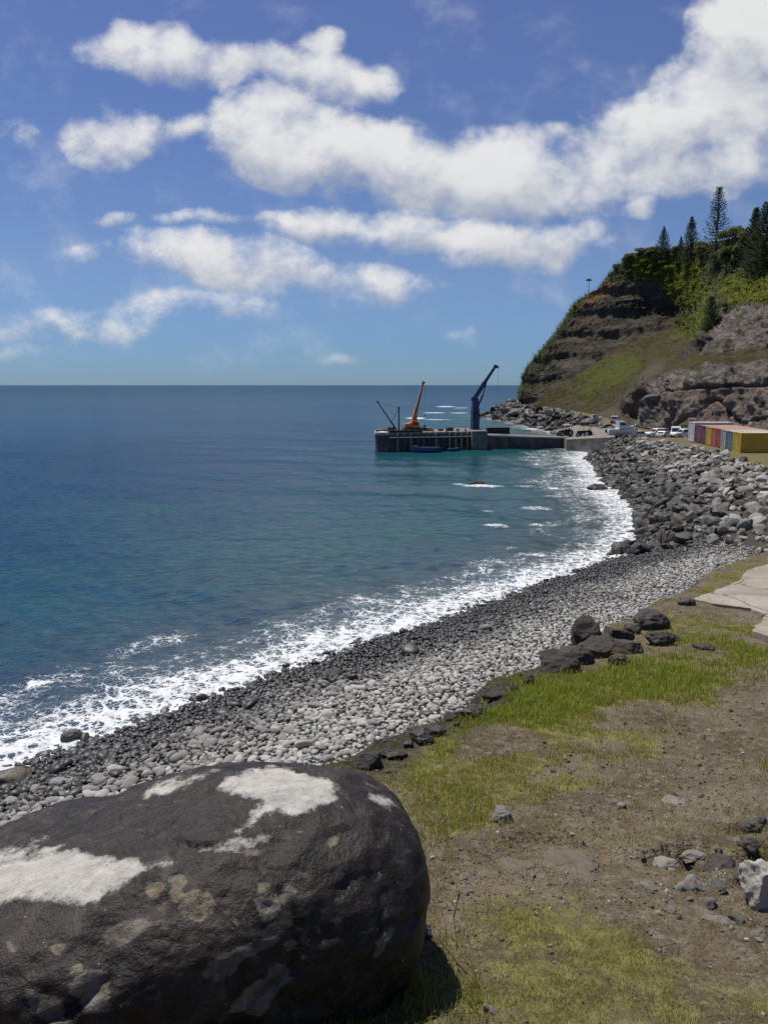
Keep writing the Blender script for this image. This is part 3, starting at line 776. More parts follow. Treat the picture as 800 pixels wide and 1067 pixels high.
# stones set in the trodden ground in front
def floor_stone(px, py, w, h, label, seed, tone, m, lift=.3, cat='rock', rz=0.0, name='stone', flat=1.0):
    g = ground(px, py); mm = float(proj(*g)[2]) / F
    one_rock(name, label, cat, (g[0], g[1], g[2] + h * mm * lift), (w * mm * .56, w * mm * .42, h * mm * .6), seed, tone, m, rz=rz, sub=5, cuts=7, rough=.34)
FS_M = stone_material('lichened_stone', (0.03, 0.026, 0.022), (0.38, 0.355, 0.32), .85, 12.0, (0.16, 0.125, 0.085), .015)
LEDGE_M = stone_material('ledge_stone', (0.05, 0.040, 0.030), (0.25, 0.215, 0.17), .9, 16.0, (0.14, 0.105, 0.07), .02)
floor_stone(796, 940, 56, 52, 'pale grey lichened rock at the right edge of the foreground path', 501, .95, FS_M, .35)
floor_stone(722, 928, 46, 46, 'flat greenish grey stone sunk in soil left of the pale lichened rock', 502, .44, FS_M, -.3, rz=.7)
floor_stone(745, 962, 52, 34, 'broad dusty stone sunk in soil below the pale lichened rock', 503, .36, FS_M, -.45, rz=.2)
floor_stone(522, 856, 22, 22, 'small square grey stone standing in dry grass beside the boulder', 504, .42, FS_M, .1)
floor_stone(752, 903, 34, 22, 'black stone down in the hollow above the pale lichened rock', 505, .05, FS_M, -.1, rz=.4)
for i_, (a_, b_, w_, h_, l_) in enumerate(((545, 907, 56, 12, 'leftmost thin slab of weathered rock breaking through the path'), (597, 905, 84, 14, 'long thin slab of weathered rock breaking through the path'), (652, 912, 50, 15, 'short end slab of weathered rock breaking through the path beside the soil hollows'))):
    floor_stone(a_, b_, w_, h_, l_, 540 + i_, .45, LEDGE_M, -.30, rz=-.1)
floor_stone(792, 862, 30, 24, 'dark stone in the hole at the right edge of the soil path', 508, .10, FS_M, -.1)
floor_stone(510, 1055, 16, 12, 'small grey stone near the bottom of the path', 509, .38, FS_M, .1)
floor_stone(440, 975, 16, 24, 'small grey stone tucked against the right side of the big boulder', 510, .40, FS_M, .0)
floor_stone(701, 836, 22, 9, 'flattened grey stone on bare soil of the upper path', 511, .5, FS_M, .0)
floor_stone(648, 842, 10, 7, 'pebble sized pale stone on bare soil of the upper path', 512, .7, FS_M, .2)

for i_, (a_, b_, w_, h_, t_, l_) in enumerate(((772, 918, 26, 20, .06, 'black rock half buried just left of the pale lichened rock'), (738, 944, 18, 12, .2, 'small brown stone below the greenish grey sunken stone'), (700, 950, 14, 9, .3, 'small stone lying alone below the sunken stones'),
        (781, 884, 24, 16, .08, 'dark jagged stone between the two hollows at the right edge'), (768, 962, 18, 13, .1, 'dark stone under the lower side of the pale lichened rock'), (692, 902, 26, 9, .55, 'thin pale slab on the lip of the soil step'),
        (722, 896, 30, 9, .42, 'thin grey slab on the lip of the soil step'), (748, 928, 22, 16, .14, 'dark clod of rock in the soil beside the sunken stones'), (676, 926, 16, 9, .35, 'small grey stone left of the greenish grey sunken stone'), (790, 975, 20, 12, .3, 'brown stone at the right edge below the pale lichened rock'))):
    floor_stone(a_, b_, w_, h_, l_, 560 + i_, t_, FS_M, .02, rz=i_ * .7)
# gravel: loose small stones on the soil
r = np.random.default_rng(21)
def scatter(n, box, dens, seed):
    r = np.random.default_rng(seed)
    px = r.uniform(box[0], box[2], n); py = r.uniform(box[1], box[3], n)
    z = np.full(n, 9.3); 
    for _ in range(6):
        a, b, c = ray(px, py); t = (z - CAMZ) / c; x, y = a * t, b * t; z = .5 * z + .5 * heights(x, y)
    return x, y, heights(x, y)
def plan_scatter(n, seed, ymax, falloff=1.0):
    """points over the terrace, denser near by: uniform over angle, distance ~ r^falloff"""
    r = np.random.default_rng(seed)
    a = np.radians(r.uniform(-14, 44, n)); u = r.random(n)
    rr = 1.3 * (ymax / 1.3) ** (u ** falloff)
    x, y = rr * np.sin(a), rr * np.cos(a)
    h, s, e = heights(x, y, True)
    return x, y, h, e, r
x, y, h, e, rg = plan_scatter(48000, 31, 24, .85)
g, lush = grass_cover(x, y)
k = (e > -.25) & (rg.random(len(x)) > g * 1.2) & (fbm(x * 1.3, y * 1.3, seed=50, octv=3) + .25 > rg.random(len(x)) * .8 - .3)
x, y, h = x[k], y[k], h[k]; n = len(x)
size = np.clip(rg.lognormal(math.log(.0065), .5, n), .003, .022) * np.clip(.6 + .10 * np.hypot(x, y), .7, 1.6)
scl = size[:, None] * np.stack([rg.uniform(.9, 1.5, n), rg.uniform(.7, 1.1, n), rg.uniform(.5, .9, n)], 1)
tone = np.where(rg.random(n) < .06, rg.uniform(.7, 1, n), rg.uniform(.1, .5, n))
V, Fc, Tn = many([rock_variant(1, 600 + i, .2, 5) for i in range(5)], np.stack([x, y, h + size * .25], 1), scl, rots(n, .5, rg), tone)
GRAVEL_M = stone_material('gravel', (0.035, 0.028, 0.023), (0.40, 0.37, 0.32), .9, 20.0, (0.22, 0.18, 0.13), .004)
tag(link('gravel', mesh_np('gravel', V, Fc, False, {'tone': Tn}), GRAVEL_M), 'loose gravel on the bare soil', 'gravel', kind='stuff')

# ------------------------------------------------------------------ grass
def blade_mat(name):
    m, nt, b, out = new_mat(name)
    c = attr(nt, 'tint', 0)
    put(nt, b.inputs['Base Color'], c); b.inputs['Roughness'].default_value = .55; b.inputs['Specular IOR Level'].default_value = .25
    tr = nd(nt, 'BsdfTranslucent', {0: mixc(nt, 1.0, c, (1.0, 1.0, .6), 'MULTIPLY')})
    nt.links.new(nd(nt, 'MixShader', {0: .58, 1: b.outputs[0], 2: tr}), out.inputs[0])
    return m
BLADE_M = blade_mat('grass_blade')
def blades(name, x, y, z, hgt, wid, lean, tint, label, cat, r):
    n = len(x); a = r.uniform(0, 2 * np.pi, n); la = r.uniform(0, 2 * np.pi, n)
    dx, dy = np.cos(a), np.sin(a); lx, ly = np.cos(la) * lean, np.sin(la) * lean
    rows = []
    for t, wf in ((0, 1.0), (.45, .85), (.8, .5)):
        cx, cy, cz = x + lx * hgt * t ** 1.8, y + ly * hgt * t ** 1.8, z + hgt * t * (1 - .35 * np.minimum(lean, 1.2) * t)
        rows.append(np.stack([cx - dx * wid * wf, cy - dy * wid * wf, cz], 1)); rows.append(np.stack([cx + dx * wid * wf, cy + dy * wid * wf, cz], 1))
    rows.append(np.stack([x + lx * hgt, y + ly * hgt, z + hgt * (1 - .35 * np.minimum(lean, 1.2))], 1))
    V = np.stack(rows, 1).reshape(-1, 3); b = np.arange(n)[:, None] * 7
    q = np.concatenate([b + np.array([[0, 1, 3, 2]]), b + np.array([[2, 3, 5, 4]])]); t = b + np.array([[4, 5, 6]])
    T = np.repeat(tint, 7, axis=0); sh = np.tile(np.array([.92, .92, 1.04, 1.04, 1.15, 1.15, 1.2]), n)  # root shade painted into the tint: darker at the base, lighter toward the tip
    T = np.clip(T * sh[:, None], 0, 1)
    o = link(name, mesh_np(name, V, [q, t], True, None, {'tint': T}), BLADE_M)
    return tag(o, label, cat, kind='stuff')
x, y, h, e, rg = plan_scatter(520000, 32, 26, .66)
g, lush = grass_cover(x, y)
cl = fbm(x * 3, y * 3, seed=51, octv=3)
k = (e > -.1 + .35 * fbm(x * 1.7, y * 1.7, seed=17, octv=4)) & (rg.random(len(x)) < np.clip(g * (1.0 + cl * .9), 0, 1) ** 1.2)
x, y, h, g, lush, cl = x[k], y[k], h[k], g[k], lush[k], cl[k]; n = len(x); d = np.hypot(x, y)
hgt = rg.uniform(.018, .05, n) * (1 + .35 * cl) * (1 + 1.5 * lush * smooth(6, 9, d)); hgt *= np.where(rg.random(n) < .03, 1.7, 1)
hgt *= np.where((d < 5.2), np.where(x < .45, 1.25, .5), 1)
wid = hgt * .022 + .0006 * (1 + .24 * d)
dry = np.clip(.74 - .56 * lush + .5 * fbm(x * 1.5, y * 1.5, seed=53, octv=3) - .35 * ((d < 4.3) & (x < .5)) + rg.normal(0, .22, n), 0, 1)[:, None]
green = np.stack([rg.uniform(.20, .29, n), rg.uniform(.26, .34, n), rg.uniform(.025, .06, n)], 1)
straw = np.stack([rg.uniform(.20, .33, n), rg.uniform(.18, .29, n), rg.uniform(.06, .11, n)], 1)
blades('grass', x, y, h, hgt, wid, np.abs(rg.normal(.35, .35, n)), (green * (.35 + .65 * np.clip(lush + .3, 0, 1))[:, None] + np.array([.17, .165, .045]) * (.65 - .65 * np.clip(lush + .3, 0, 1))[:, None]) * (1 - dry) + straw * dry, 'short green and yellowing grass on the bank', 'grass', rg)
x, y, h, e, rg = plan_scatter(90000, 33, 14, .85)
px, py, _ = proj(x, y, h); n1 = fbm(x * 1.4, y * 1.4, seed=54, octv=3)
dz = smooth(-40, 30, sd_poly([(425, 860), (520, 810), (660, 820), (680, 870), (560, 900), (520, 940), (440, 930)], px, py) + 30 * n1)
k = (e > -.2) & (rg.random(len(x)) < dz * .6 * smooth(-.1, .4, fbm(x * 3.5, y * 3.5, seed=55, octv=2)) + .05)
x, y, h = x[k], y[k], h[k]; n = len(x)
blades('dry_grass', x, y, h + .004, rg.uniform(.03, .09, n), rg.uniform(.0009, .0018, n) * (1 + .1 * np.hypot(x, y)), np.abs(rg.normal(1.6, .6, n)), np.stack([rg.uniform(.2, .36, n), rg.uniform(.165, .30, n), rg.uniform(.09, .16, n)], 1), 'dry straw lying on the soil', 'dry grass', rg)
# two thin dead twigs lying beside the boulder
TWIG_M = simple('dead_twig', (0.12, 0.085, 0.06), .9)
for i, (pts, lab) in enumerate(((((478, 930), (472, 958), (474, 980), (487, 1008)), 'longer thin dead twig lying on the soil right of the big boulder'), (((456, 978), (464, 990), (476, 1006), (486, 1016)), 'shorter thin dead twig lying on the soil right of the big boulder'))):
    mb = MB(); q = [ground(*p) for p in pts]
    for a, b in zip(q[:-1], q[1:]): mb.bar(a + np.array([0, 0, .012]), b + np.array([0, 0, .012]), .004, .0035, 6)
    tag(mb.build('twig', TWIG_M), lab, 'twig')
for i, (a, b, w, lab) in enumerate(((777, 982, .014, 'tiny white scrap lying on the grass below the pale lichened rock'), (634, 943, .010, 'tiny white scrap lying in the middle of the soil path'))):
    g = ground(a, b); bm = MB(); bm.prism([(-w, -w * .3), (w * .6, -w * .45), (w, .1 * w), (.2 * w, w * .5), (-w * .7, w * .3)], 'z', 0, .004)
    tag(bm.build('paper_scrap', simple('white_scrap', (.42, .40, .36), .8), None, (g[0], g[1], g[2] + .012)), lab, 'scrap')

# ------------------------------------------------------------------ concrete slabs
def concrete(name):
    m, nt, b, _ = new_mat(name); p = pos(nt)
    n1 = noise(nt, .9, 6, .6, p); n2 = noise(nt, 7, 6, .65, p)
    c = mixc(nt, mapr(nt, n1, .35, .65), (0.24, 0.205, 0.165), (0.34, 0.30, 0.25)); c = mixc(nt, mapr(nt, n2, .5, .72), c, (0.17, 0.15, 0.125))
    ck = nd(nt, 'TexVoronoi', {'Scale': .55, 'Vector': nd(nt, 'VectorMath', {0: p, 1: scalev(nt, noise(nt, 1.5, 4, .6, p, out=1), (.5, .5, .5))}, operation='ADD')}, feature='DISTANCE_TO_EDGE')
    c = mixc(nt, mapr(nt, ck, .015, .004), c, (0.07, 0.06, 0.05))
    put(nt, b.inputs['Base Color'], c); b.inputs['Roughness'].default_value = .9
    put(nt, b.inputs['Normal'], bump(nt, n2, .5, .02)); return m
CONC_M = concrete('old_concrete')
def slab(pxs, thick, lab, nm, lift=.03):
    pts = [ground(*p) for p in pxs]
    A = np.array([[q[0], q[1], 1] for q in pts]); co = np.linalg.lstsq(A, np.array([q[2] for q in pts]), rcond=None)[0]
    bm = bmesh.new(); rr = random.Random(3); ring = []
    for a, b in zip(pts, pts[1:] + pts[:1]):                     # chipped, uneven edges
        L = math.hypot(b[0] - a[0], b[1] - a[1]); m_ = max(2, int(L / .18))
        for i in range(m_):
            t = i / m_; j = 0 if i == 0 else .03
            ring.append((a[0] + (b[0] - a[0]) * t + rr.uniform(-j, j), a[1] + (b[1] - a[1]) * t + rr.uniform(-j, j)))
    zt = lambda x, y: co[0] * x + co[1] * y + co[2] + lift + .02
    top = [bm.verts.new((x, y, zt(x, y))) for x, y in ring]; bot = [bm.verts.new((x, y, zt(x, y) - thick)) for x, y in ring]
    bm.faces.new(top); bm.faces.new(bot[::-1])
    for i in range(len(ring)):
        j = (i + 1) % len(ring); bm.faces.new((top[i], bot[i], bot[j], top[j]))
    bmesh.ops.recalc_face_normals(bm, faces=bm.faces[:])
    me = bpy.data.meshes.new(nm); bm.to_mesh(me); bm.free()
    o = link(nm, me, CONC_M); tag(o, lab, 'path', kind='structure')
slab([(722, 625), (770, 607.5), (777, 597), (800, 590), (850, 590), (880, 640), (830, 650), (797, 646), (782, 637), (742, 631)], .14, 'old cracked concrete path slab on the terrace', 'path')
slab([(783, 664), (797, 648), (850, 650), (880, 690), (830, 682), (802, 672)], .2, 'nearer raised slab of broken concrete at the right edge', 'path_slab', .10)
# ------------------------------------------------------------------ headland
CTRL = [(530, 422, 345), (545, 418, 332), (560, 422, 310), (580, 428, 280), (600, 433, 250), (625, 437, 215), (650, 440, 192), (675, 441, 178), (700, 443, 168), (760, 442, 150), (800, 441, 140), (900, 441, 122), (990, 441, 112),
        (543, 402, 338), (545, 388, 337), (552, 370, 334), (562, 348, 331), (580, 326, 328), (600, 304, 324), (625, 284, 314), (650, 266, 304), (680, 258, 292), (720, 254, 274), (760, 250, 252), (800, 245, 232), (900, 235, 195), (990, 230, 175),
        (590, 405, 285), (600, 392, 284), (640, 372, 280), (680, 350, 277), (712, 343, 270), (620, 415, 258), (650, 400, 236), (670, 385, 248), (690, 372, 252), (640, 425, 222), (655, 420, 200),
        (668, 405, 184), (690, 390, 179), (730, 382, 166), (760, 378, 158), (800, 374, 150), (900, 366, 131), (990, 360, 120), (680, 420, 179), (720, 410, 166), (760, 410, 154), (800, 410, 145),
        (700, 380, 204), (730, 370, 191), (760, 369, 182), (800, 366, 172), (900, 356, 151), (738, 350, 197), (752, 328, 202), (775, 320, 192), (800, 315, 181), (900, 298, 158), (990, 290, 146),
        (720, 350, 250), (725, 325, 258), (700, 300, 280), (660, 310, 296), (630, 330, 303), (600, 360, 306), (575, 390, 312), (680, 330, 288), (680, 318, 292), (645, 350, 290), (700, 275, 284), (750, 300, 240), (770, 285, 236), (800, 285, 214), (900, 270, 178)]
_ck = np.array(CTRL, float); _q = _ck[:, :2] / 100
_D = np.hypot(_q[:, None, 0] - _q[None, :, 0], _q[:, None, 1] - _q[None, :, 1])
_n = len(_ck); _A = np.zeros((_n + 3, _n + 3)); _A[:_n, :_n] = -_D + 0.004 * np.eye(_n); _A[:_n, _n] = 1; _A[:_n, _n + 1:] = _q; _A[_n, :_n] = 1; _A[_n + 1:, :_n] = _q.T
_w = np.linalg.solve(_A, np.concatenate([np.log(_ck[:, 2]), np.zeros(3)]))
def hdist(px, py):
    px = np.asarray(px, float) / 100; py = np.asarray(py, float) / 100
    o = _w[_n] + _w[_n + 1] * px + _w[_n + 2] * py
    for i in range(_n): o = o - _w[i] * np.hypot(px - _q[i, 0], py - _q[i, 1])
    return np.exp(o)
FOOT = ([520, 545, 560, 580, 600, 625, 650, 675, 700, 760, 800, 900, 990], [424, 422, 426, 432, 437, 441, 444, 445, 447, 448, 448, 448, 448])
RIDGE = ([541, 543, 546, 551, 560, 572, 585, 598, 610, 622, 631, 640, 650, 680, 720, 760, 800, 900, 990], [421, 406, 392, 380, 369, 356, 338, 317, 308, 301, 289, 280, 272, 264, 258, 253, 248, 238, 233])
NC, NR = 300, 190
hc = np.concatenate([541.5 + 16 * np.linspace(0, 1, 30) ** 1.5, np.linspace(559, 985, NC - 30)])
tt = np.linspace(0, 1, NR)
PX = np.tile(hc, (NR, 1)); fo_ = np.interp(hc, *FOOT); ri_ = np.interp(hc, *RIDGE)
PYY = fo_[None] + (ri_ - fo_)[None] * tt[:, None]
DD = hdist(PX, PYY)
a_, b_, c_ = ray(PX, PYY); t_ = DD / b_
HX, HY, HZ = a_ * t_, DD, CAMZ + c_ * t_
nb = 22                                             # plateau behind the rim
bx, by, bz = [HX], [HY], [HZ]
for k in range(1, nb + 1):
    back = 6.5 * k
    zz = HZ[-1] * (1 - smooth(560, 541, hc) * smooth(0, 14, k) ) + 1.2 * np.sqrt(k) * smooth(600, 700, hc) - .25 * k * (1 - smooth(600, 700, hc))
    bx.append((HX[-1] + back * .45)[None]); by.append((HY[-1] + back * .9)[None]); bz.append(zz[None])
HX, HY, HZ = np.vstack(bx), np.vstack(by), np.vstack(bz)
PXa, PYa, _ = proj(HX, HY, HZ); PXa[NR:] = PX[-1][None]; PYa[NR:] = ri_[None] - 3
nz = 9 * fbm(HX * .06, HY * .06, HZ * .09, 4, 100) + 4 * fbm(HX * .25, HY * .25, HZ * .3, 3, 101)
def mk(poly, w=4, wob=1.0): return smooth(-w, w, sd_poly(poly, PXa, PYa) + nz * wob)
grass = mk([(550, 424), (572, 406), (600, 393), (625, 377), (650, 360), (680, 347), (712, 336), (735, 345), (712, 362), (690, 378), (672, 398), (650, 420), (630, 445), (590, 445), (560, 432)], 3, .5)
bright = mk([(596, 410), (615, 388), (640, 374), (668, 366), (668, 382), (645, 400), (612, 416)], 6, .9)
track = mk([(605, 442), (640, 421), (662, 400), (676, 380), (690, 374), (688, 390), (672, 410), (655, 445)], 4, .5)
veg = np.maximum.reduce([mk([(538, 412), (545, 375), (560, 340), (585, 315), (610, 290), (625, 280), (634, 290), (612, 318), (598, 336), (580, 362), (568, 392), (555, 408)], 4, .9) * .85 * smooth(-.15, .25, fbm(HX * .07, HY * .07, HZ * .07, 4, 131)),
      mk([(625, 284), (650, 255), (680, 240), (980, 200), (980, 300), (800, 312), (772, 318), (752, 326), (742, 342), (728, 340), (712, 322), (690, 300), (660, 288), (640, 298)], 4, .7),
      mk([(700, 340), (722, 300), (745, 310), (740, 345), (720, 352)], 4, .8)])
veg[NR:] = 1
lime = np.maximum.reduce([mk([(652, 278), (668, 268), (716, 266), (730, 284), (702, 295), (666, 295)], 4, .4), mk([(746, 304), (768, 284), (980, 258), (980, 303), (800, 315), (765, 319)], 5, .8), mk([(688, 300), (712, 292), (742, 302), (738, 318), (712, 322)], 5, 1.2) * .55, mk([(715, 335), (735, 318), (742, 330), (728, 346)], 4, .7) * .7, mk([(690, 345), (720, 338), (728, 350), (700, 358)], 4, .8) * .7])
quarry = np.maximum(mk([(652, 450), (662, 428), (672, 406), (690, 389), (730, 381), (800, 373), (990, 360), (990, 460), (652, 460)], 2, .25), mk([(728, 368), (740, 347), (753, 327), (775, 319), (990, 290), (990, 354), (800, 365)], 2, .25))
bench = mk([(670, 396), (690, 378), (735, 366), (800, 362), (990, 350), (990, 362), (800, 374), (730, 382), (690, 390)], 1.5, .15) * (1 - mk([(728, 368), (740, 347), (990, 290), (990, 352), (800, 364)], 1, .1))
redband = mk([(676, 407), (700, 403), (740, 402), (800, 400), (990, 393), (990, 408), (800, 413), (740, 415), (690, 420)], 1.5, .3)
scree = np.maximum.reduce([redband, mk([(716, 450), (738, 418), (746, 418), (768, 450)], 2, .2), mk([(652, 450), (700, 428), (900, 420), (900, 450)], 5, 1.0) * .45])
orange = mk([(600, 316), (615, 298), (640, 290), (648, 296), (628, 312), (605, 330)], 4, .8)
rockm = np.clip(1 - np.maximum.reduce([grass, veg * .9, bench]), 0, 1)
# normals of the smooth form, then carve ledges, gullies and broken faces
P3 = np.stack([HX, HY, HZ], -1)
du = np.gradient(P3, axis=1); dv = np.gradient(P3, axis=0); N = np.cross(du, dv); N /= np.maximum(np.linalg.norm(N, axis=-1, keepdims=True), 1e-9)
flip = np.sign((N * (np.array([0, 0, CAMZ]) - P3)).sum(-1)); flip[flip == 0] = 1; N *= flip[..., None]
zz = HZ + .05 * HX + 2.2 * fbm(HX * .03, HY * .03, HZ * .03, 3, 110)
band = 8.5; ph = (zz / band) % 1
ledge = smooth(0, .22, ph) * (1 - smooth(.55, 1, ph)) * 2.6 - 1.1 + .8 * fbm(HX * .12, HY * .12, HZ * .35, 4, 111)
rk = 1.5 * fbm(HX * .10, HY * .10, HZ * .12, 5, 112) + .55 * fbm(HX * .5, HY * .5, HZ * .5, 3, 113)
col_ = .9 * np.abs(fbm(HX * .42, HY * .42, HZ * .10, 4, 114)) * 2 - .6 + .55 * fbm(HX * .9, HY * .9, HZ * .9, 4, 115) + 1.2 * fbm(HX * .12, HY * .12, HZ * .12, 3, 116)
crag = -1.5 * np.abs(fbm(HX * .16, HY * .16, HZ * .30, 5, 121, .6)) + .9 * (np.floor(3.2 * vnoise(HX * .22 + 9, HY * .22, HZ * .4, 122)) / 3.2) + .45 * fbm(HX * .9, HY * .9, HZ * 1.1, 3, 123)
bandq = (HZ + .6 * fbm(HX * .1, HY * .1, None, 3, 117)) 
disp = rockm * (1 - quarry) * (ledge * .62 + rk * 1.0 + crag) + quarry * (1 - .45 * scree) * col_ * 1.35 + (1 - rockm) * (1.3 * fbm(HX * .09, HY * .09, HZ * .09, 4, 118) + .55 * fbm(HX * .4, HY * .4, HZ * .5, 4, 119))
# undercut bands on the lower quarry wall
und = sd_line([(660, 416), (690, 404), (740, 402), (800, 400), (990, 393)], PXa, PYa)
disp -= quarry * 1.3 * np.exp(-((und + nz * .35) / 1.7) ** 2) * (PYa > 385)
und2 = sd_line([(690, 446), (715, 436), (738, 415), (748, 415), (770, 440), (800, 432), (990, 430)], PXa, PYa)
disp -= quarry * 1.0 * np.exp(-((und2 + nz * .3) / 1.5) ** 2) * (PYa > 408)
disp[NR:] *= .3; disp *= (1 - .75 * smooth(NR - 10, NR, np.arange(len(HX))))[:, None]
P3 = P3 + N * disp[..., None]
m, nt, b, _ = new_mat('headland'); p = pos(nt)
s1 = nd(nt, 'SeparateColor', {0: attr(nt, 'cover', 0)}).node; s2 = nd(nt, 'SeparateColor', {0: attr(nt, 'cover_b', 0)}).node
n1 = noise(nt, .10, 6, .62, p); n2 = noise(nt, .55, 6, .68, p); n3 = noise(nt, 2.2, 5, .65, p)
strata = noise(nt, 1.0, 6, .65, scalev(nt, p, (.05, .05, .42)), .4)
c = mixc(nt, mapr(nt, strata, .38, .64), (0.050, 0.044, 0.039), (0.150, 0.125, 0.104))
c = mixc(nt, mapr(nt, n2, .5, .75), c, (0.045, 0.040, 0.036))
c = mixc(nt, mapr(nt, n1, .45, .62), c, mixc(nt, .5, c, (0.15, 0.11, 0.085)))
c = mixc(nt, mapr(nt, n3, .54, .70), c, (0.03, 0.025, 0.021))
c = mixc(nt, math_(nt, 'MULTIPLY', s2.outputs[2], mapr(nt, n2, .3, .55)), c, (0.26, 0.135, 0.07))
qc = mixc(nt, mapr(nt, n2, .35, .68), (0.12, 0.105, 0.092), (0.33, 0.29, 0.255)); qc = mixc(nt, mapr(nt, n3, .55, .75), qc, (0.05, 0.043, 0.038))
qc = mixc(nt, math_(nt, 'MULTIPLY', s2.outputs[1], .85), qc, mixc(nt, mapr(nt, n2, .3, .7), (0.18, 0.135, 0.11), (0.27, 0.21, 0.175)))
qc = mixc(nt, mapr(nt, n1, .56, .66), qc, mixc(nt, .5, qc, (0.14, 0.105, 0.07)))
c = mixc(nt, s2.outputs[0], c, qc)
gcol = mixc(nt, mapr(nt, n2, .35, .65), (0.060, 0.054, 0.024), (0.125, 0.104, 0.050)); gcol = mixc(nt, mapr(nt, n1, .46, .62), gcol, (0.085, 0.084, 0.028)); gcol = mixc(nt, mapr(nt, noise(nt, .9, 5, .7, scalev(nt, p, (.35, .35, 1.6)), .6), .52, .64), gcol, (0.05, 0.043, 0.02)); gcol = mixc(nt, mapr(nt, noise(nt, .28, 6, .72, scalev(nt, p, (1, .25, 1.2)), .8), .54, .62), gcol, (0.125, 0.105, 0.082))
gsum = math_(nt, 'ADD', s1.outputs[0], math_(nt, 'MULTIPLY', math_(nt, 'SUBTRACT', n2, .5), .6))
c = mixc(nt, mapr(nt, gsum, .35, .7), c, gcol)
c = mixc(nt, mapr(nt, math_(nt, 'ADD', s1.outputs[1], math_(nt, 'MULTIPLY', math_(nt, 'SUBTRACT', n2, .5), 1.2)), .25, 1.25), c, (0.11, 0.132, 0.024))
c = mixc(nt, mapr(nt, s1.outputs[2], .4, .9), c, (0.10, 0.108, 0.040))
# fourth cover value: the worn track
c = mixc(nt, math_(nt, 'MULTIPLY', attr(nt, 'track'), .85), c, mixc(nt, n2, (0.12, 0.09, 0.068), (0.185, 0.145, 0.115)))
put(nt, b.inputs['Base Color'], c); b.inputs['Roughness'].default_value = .95; b.inputs['Specular IOR Level'].default_value = .1
put(nt, b.inputs['Normal'], bump(nt, math_(nt, 'ADD', n2, math_(nt, 'MULTIPLY', n3, .45)), 1.0, 1.6))
gtot = np.maximum(grass * (1 - .35 * track), bench * .75)
me = mesh_np('headland', P3.reshape(-1, 3), grid_faces(*HX.shape), True, {'track': (track * (1 - quarry)).ravel()},
             {'cover': np.stack([gtot.ravel(), np.maximum(bright * .9, lime).ravel(), veg.ravel() * .9], 1), 'cover_b': np.stack([quarry.ravel(), scree.ravel(), orange.ravel()], 1)})
tag(link('headland', me, m), kind='structure')
HP = P3
def on_hill(px, py):                          # a point of the hill surface seen near that direction
    i = np.argmin((PXa - px) ** 2 + (PYa - py) ** 2); return HP.reshape(-1, 3)[i]

# ------------------------------------------------------------------ leaves
def leaf_mat(name, lo, hi, trans=.25):
    m, nt, b, out = new_mat(name)
    t = attr(nt, 'tint'); oi = nd(nt, 'ObjectInfo', out=5)
    c = mixc(nt, t, lo, hi)
    c = mixc(nt, math_(nt, 'MULTIPLY', oi, .5), c, mixc(nt, .5, c, hi))
    put(nt, b.inputs['Base Color'], c); b.inputs['Roughness'].default_value = .7; b.inputs['Specular IOR Level'].default_value = .2
    tr = nd(nt, 'BsdfTranslucent', {0: c}); nt.links.new(nd(nt, 'MixShader', {0: trans, 1: b.outputs[0], 2: tr}), out.inputs[0])
    return m
PINE_M = leaf_mat('pine_needles', (0.042, 0.066, 0.032), (0.09, 0.12, 0.052), .4)
SHRUB_M = leaf_mat('shrub_leaves', (0.115, 0.135, 0.052), (0.23, 0.245, 0.10), .5)
LIME_M = leaf_mat('bright_leaves', (0.15, 0.18, 0.022), (0.27, 0.29, 0.045), .45)
BARK_M = simple('bark', (0.09, 0.07, 0.055), .95, .3, 2.0, bmp=.6, bd=.05)
def leaves(P, Nn, size, r, tint, elong=1.0):
    n = len(P); d = r.normal(size=(n, 3)); Nn = Nn + d * .75; Nn /= np.linalg.norm(Nn, axis=1)[:, None]
    u = np.cross(Nn, r.normal(size=(n, 3))); u /= np.maximum(np.linalg.norm(u, axis=1)[:, None], 1e-6); w = np.cross(Nn, u)
    s = np.asarray(size).reshape(-1, 1)
    V = np.stack([P - u * s * elong, P - w * s * .6, P + u * s * elong, P + w * s * .6], 1).reshape(-1, 3)
    return V, np.arange(n * 4).reshape(-1, 4), np.repeat(tint, 4)
def clump_mesh(name, lobes, n, leaf, seed):
    r = np.random.default_rng(seed); V, Fc, T = [], [], []; b = 0
    w = np.array([l[3] * l[4] for l in lobes]); w = w / w.sum()
    for (cx, cy, cz, rr, rz), f in zip(lobes, w):
        k = int(n * f) + 1; d = r.normal(size=(k, 3)); d /= np.linalg.norm(d, axis=1)[:, None]; d[:, 2] = np.where(d[:, 2] < -.3, -d[:, 2], d[:, 2])
        rad = (r.uniform(.25, 1, k) ** .45) * (1 + .35 * fbm(d[:, 0] * 3, d[:, 1] * 3, d[:, 2] * 3, 3, seed))
        P = np.array([cx, cy, cz]) + d * rad[:, None] * np.array([rr, rr, rz])
        v, fc, t = leaves(P, d, leaf * r.uniform(.6, 1.3, k), r, np.clip(r.normal(.45, .25, k), 0, 1)); V.append(v); Fc.append(fc + b); T.append(t); b += len(v)
    return mesh_np(name, np.concatenate(V), np.concatenate(Fc), False, {'tint': np.concatenate(T)})
def bush_lobes(seed):
    r = np.random.default_rng(seed); L = [(0, 0, .45, .62, .55)]
    for i in range(r.integers(4, 7)):
        a = r.uniform(0, 6.28); d = r.uniform(.35, .75); L.append((math.cos(a) * d, math.sin(a) * d, r.uniform(.25, .65), r.uniform(.28, .5), r.uniform(.26, .48)))
    return L
BUSH = [clump_mesh('crown', bush_lobes(700 + i), 1100, .085, 710 + i) for i in range(5)]
LBUSH = [q.copy() for q in BUSH]
for q in BUSH: q.materials.append(SHRUB_M)
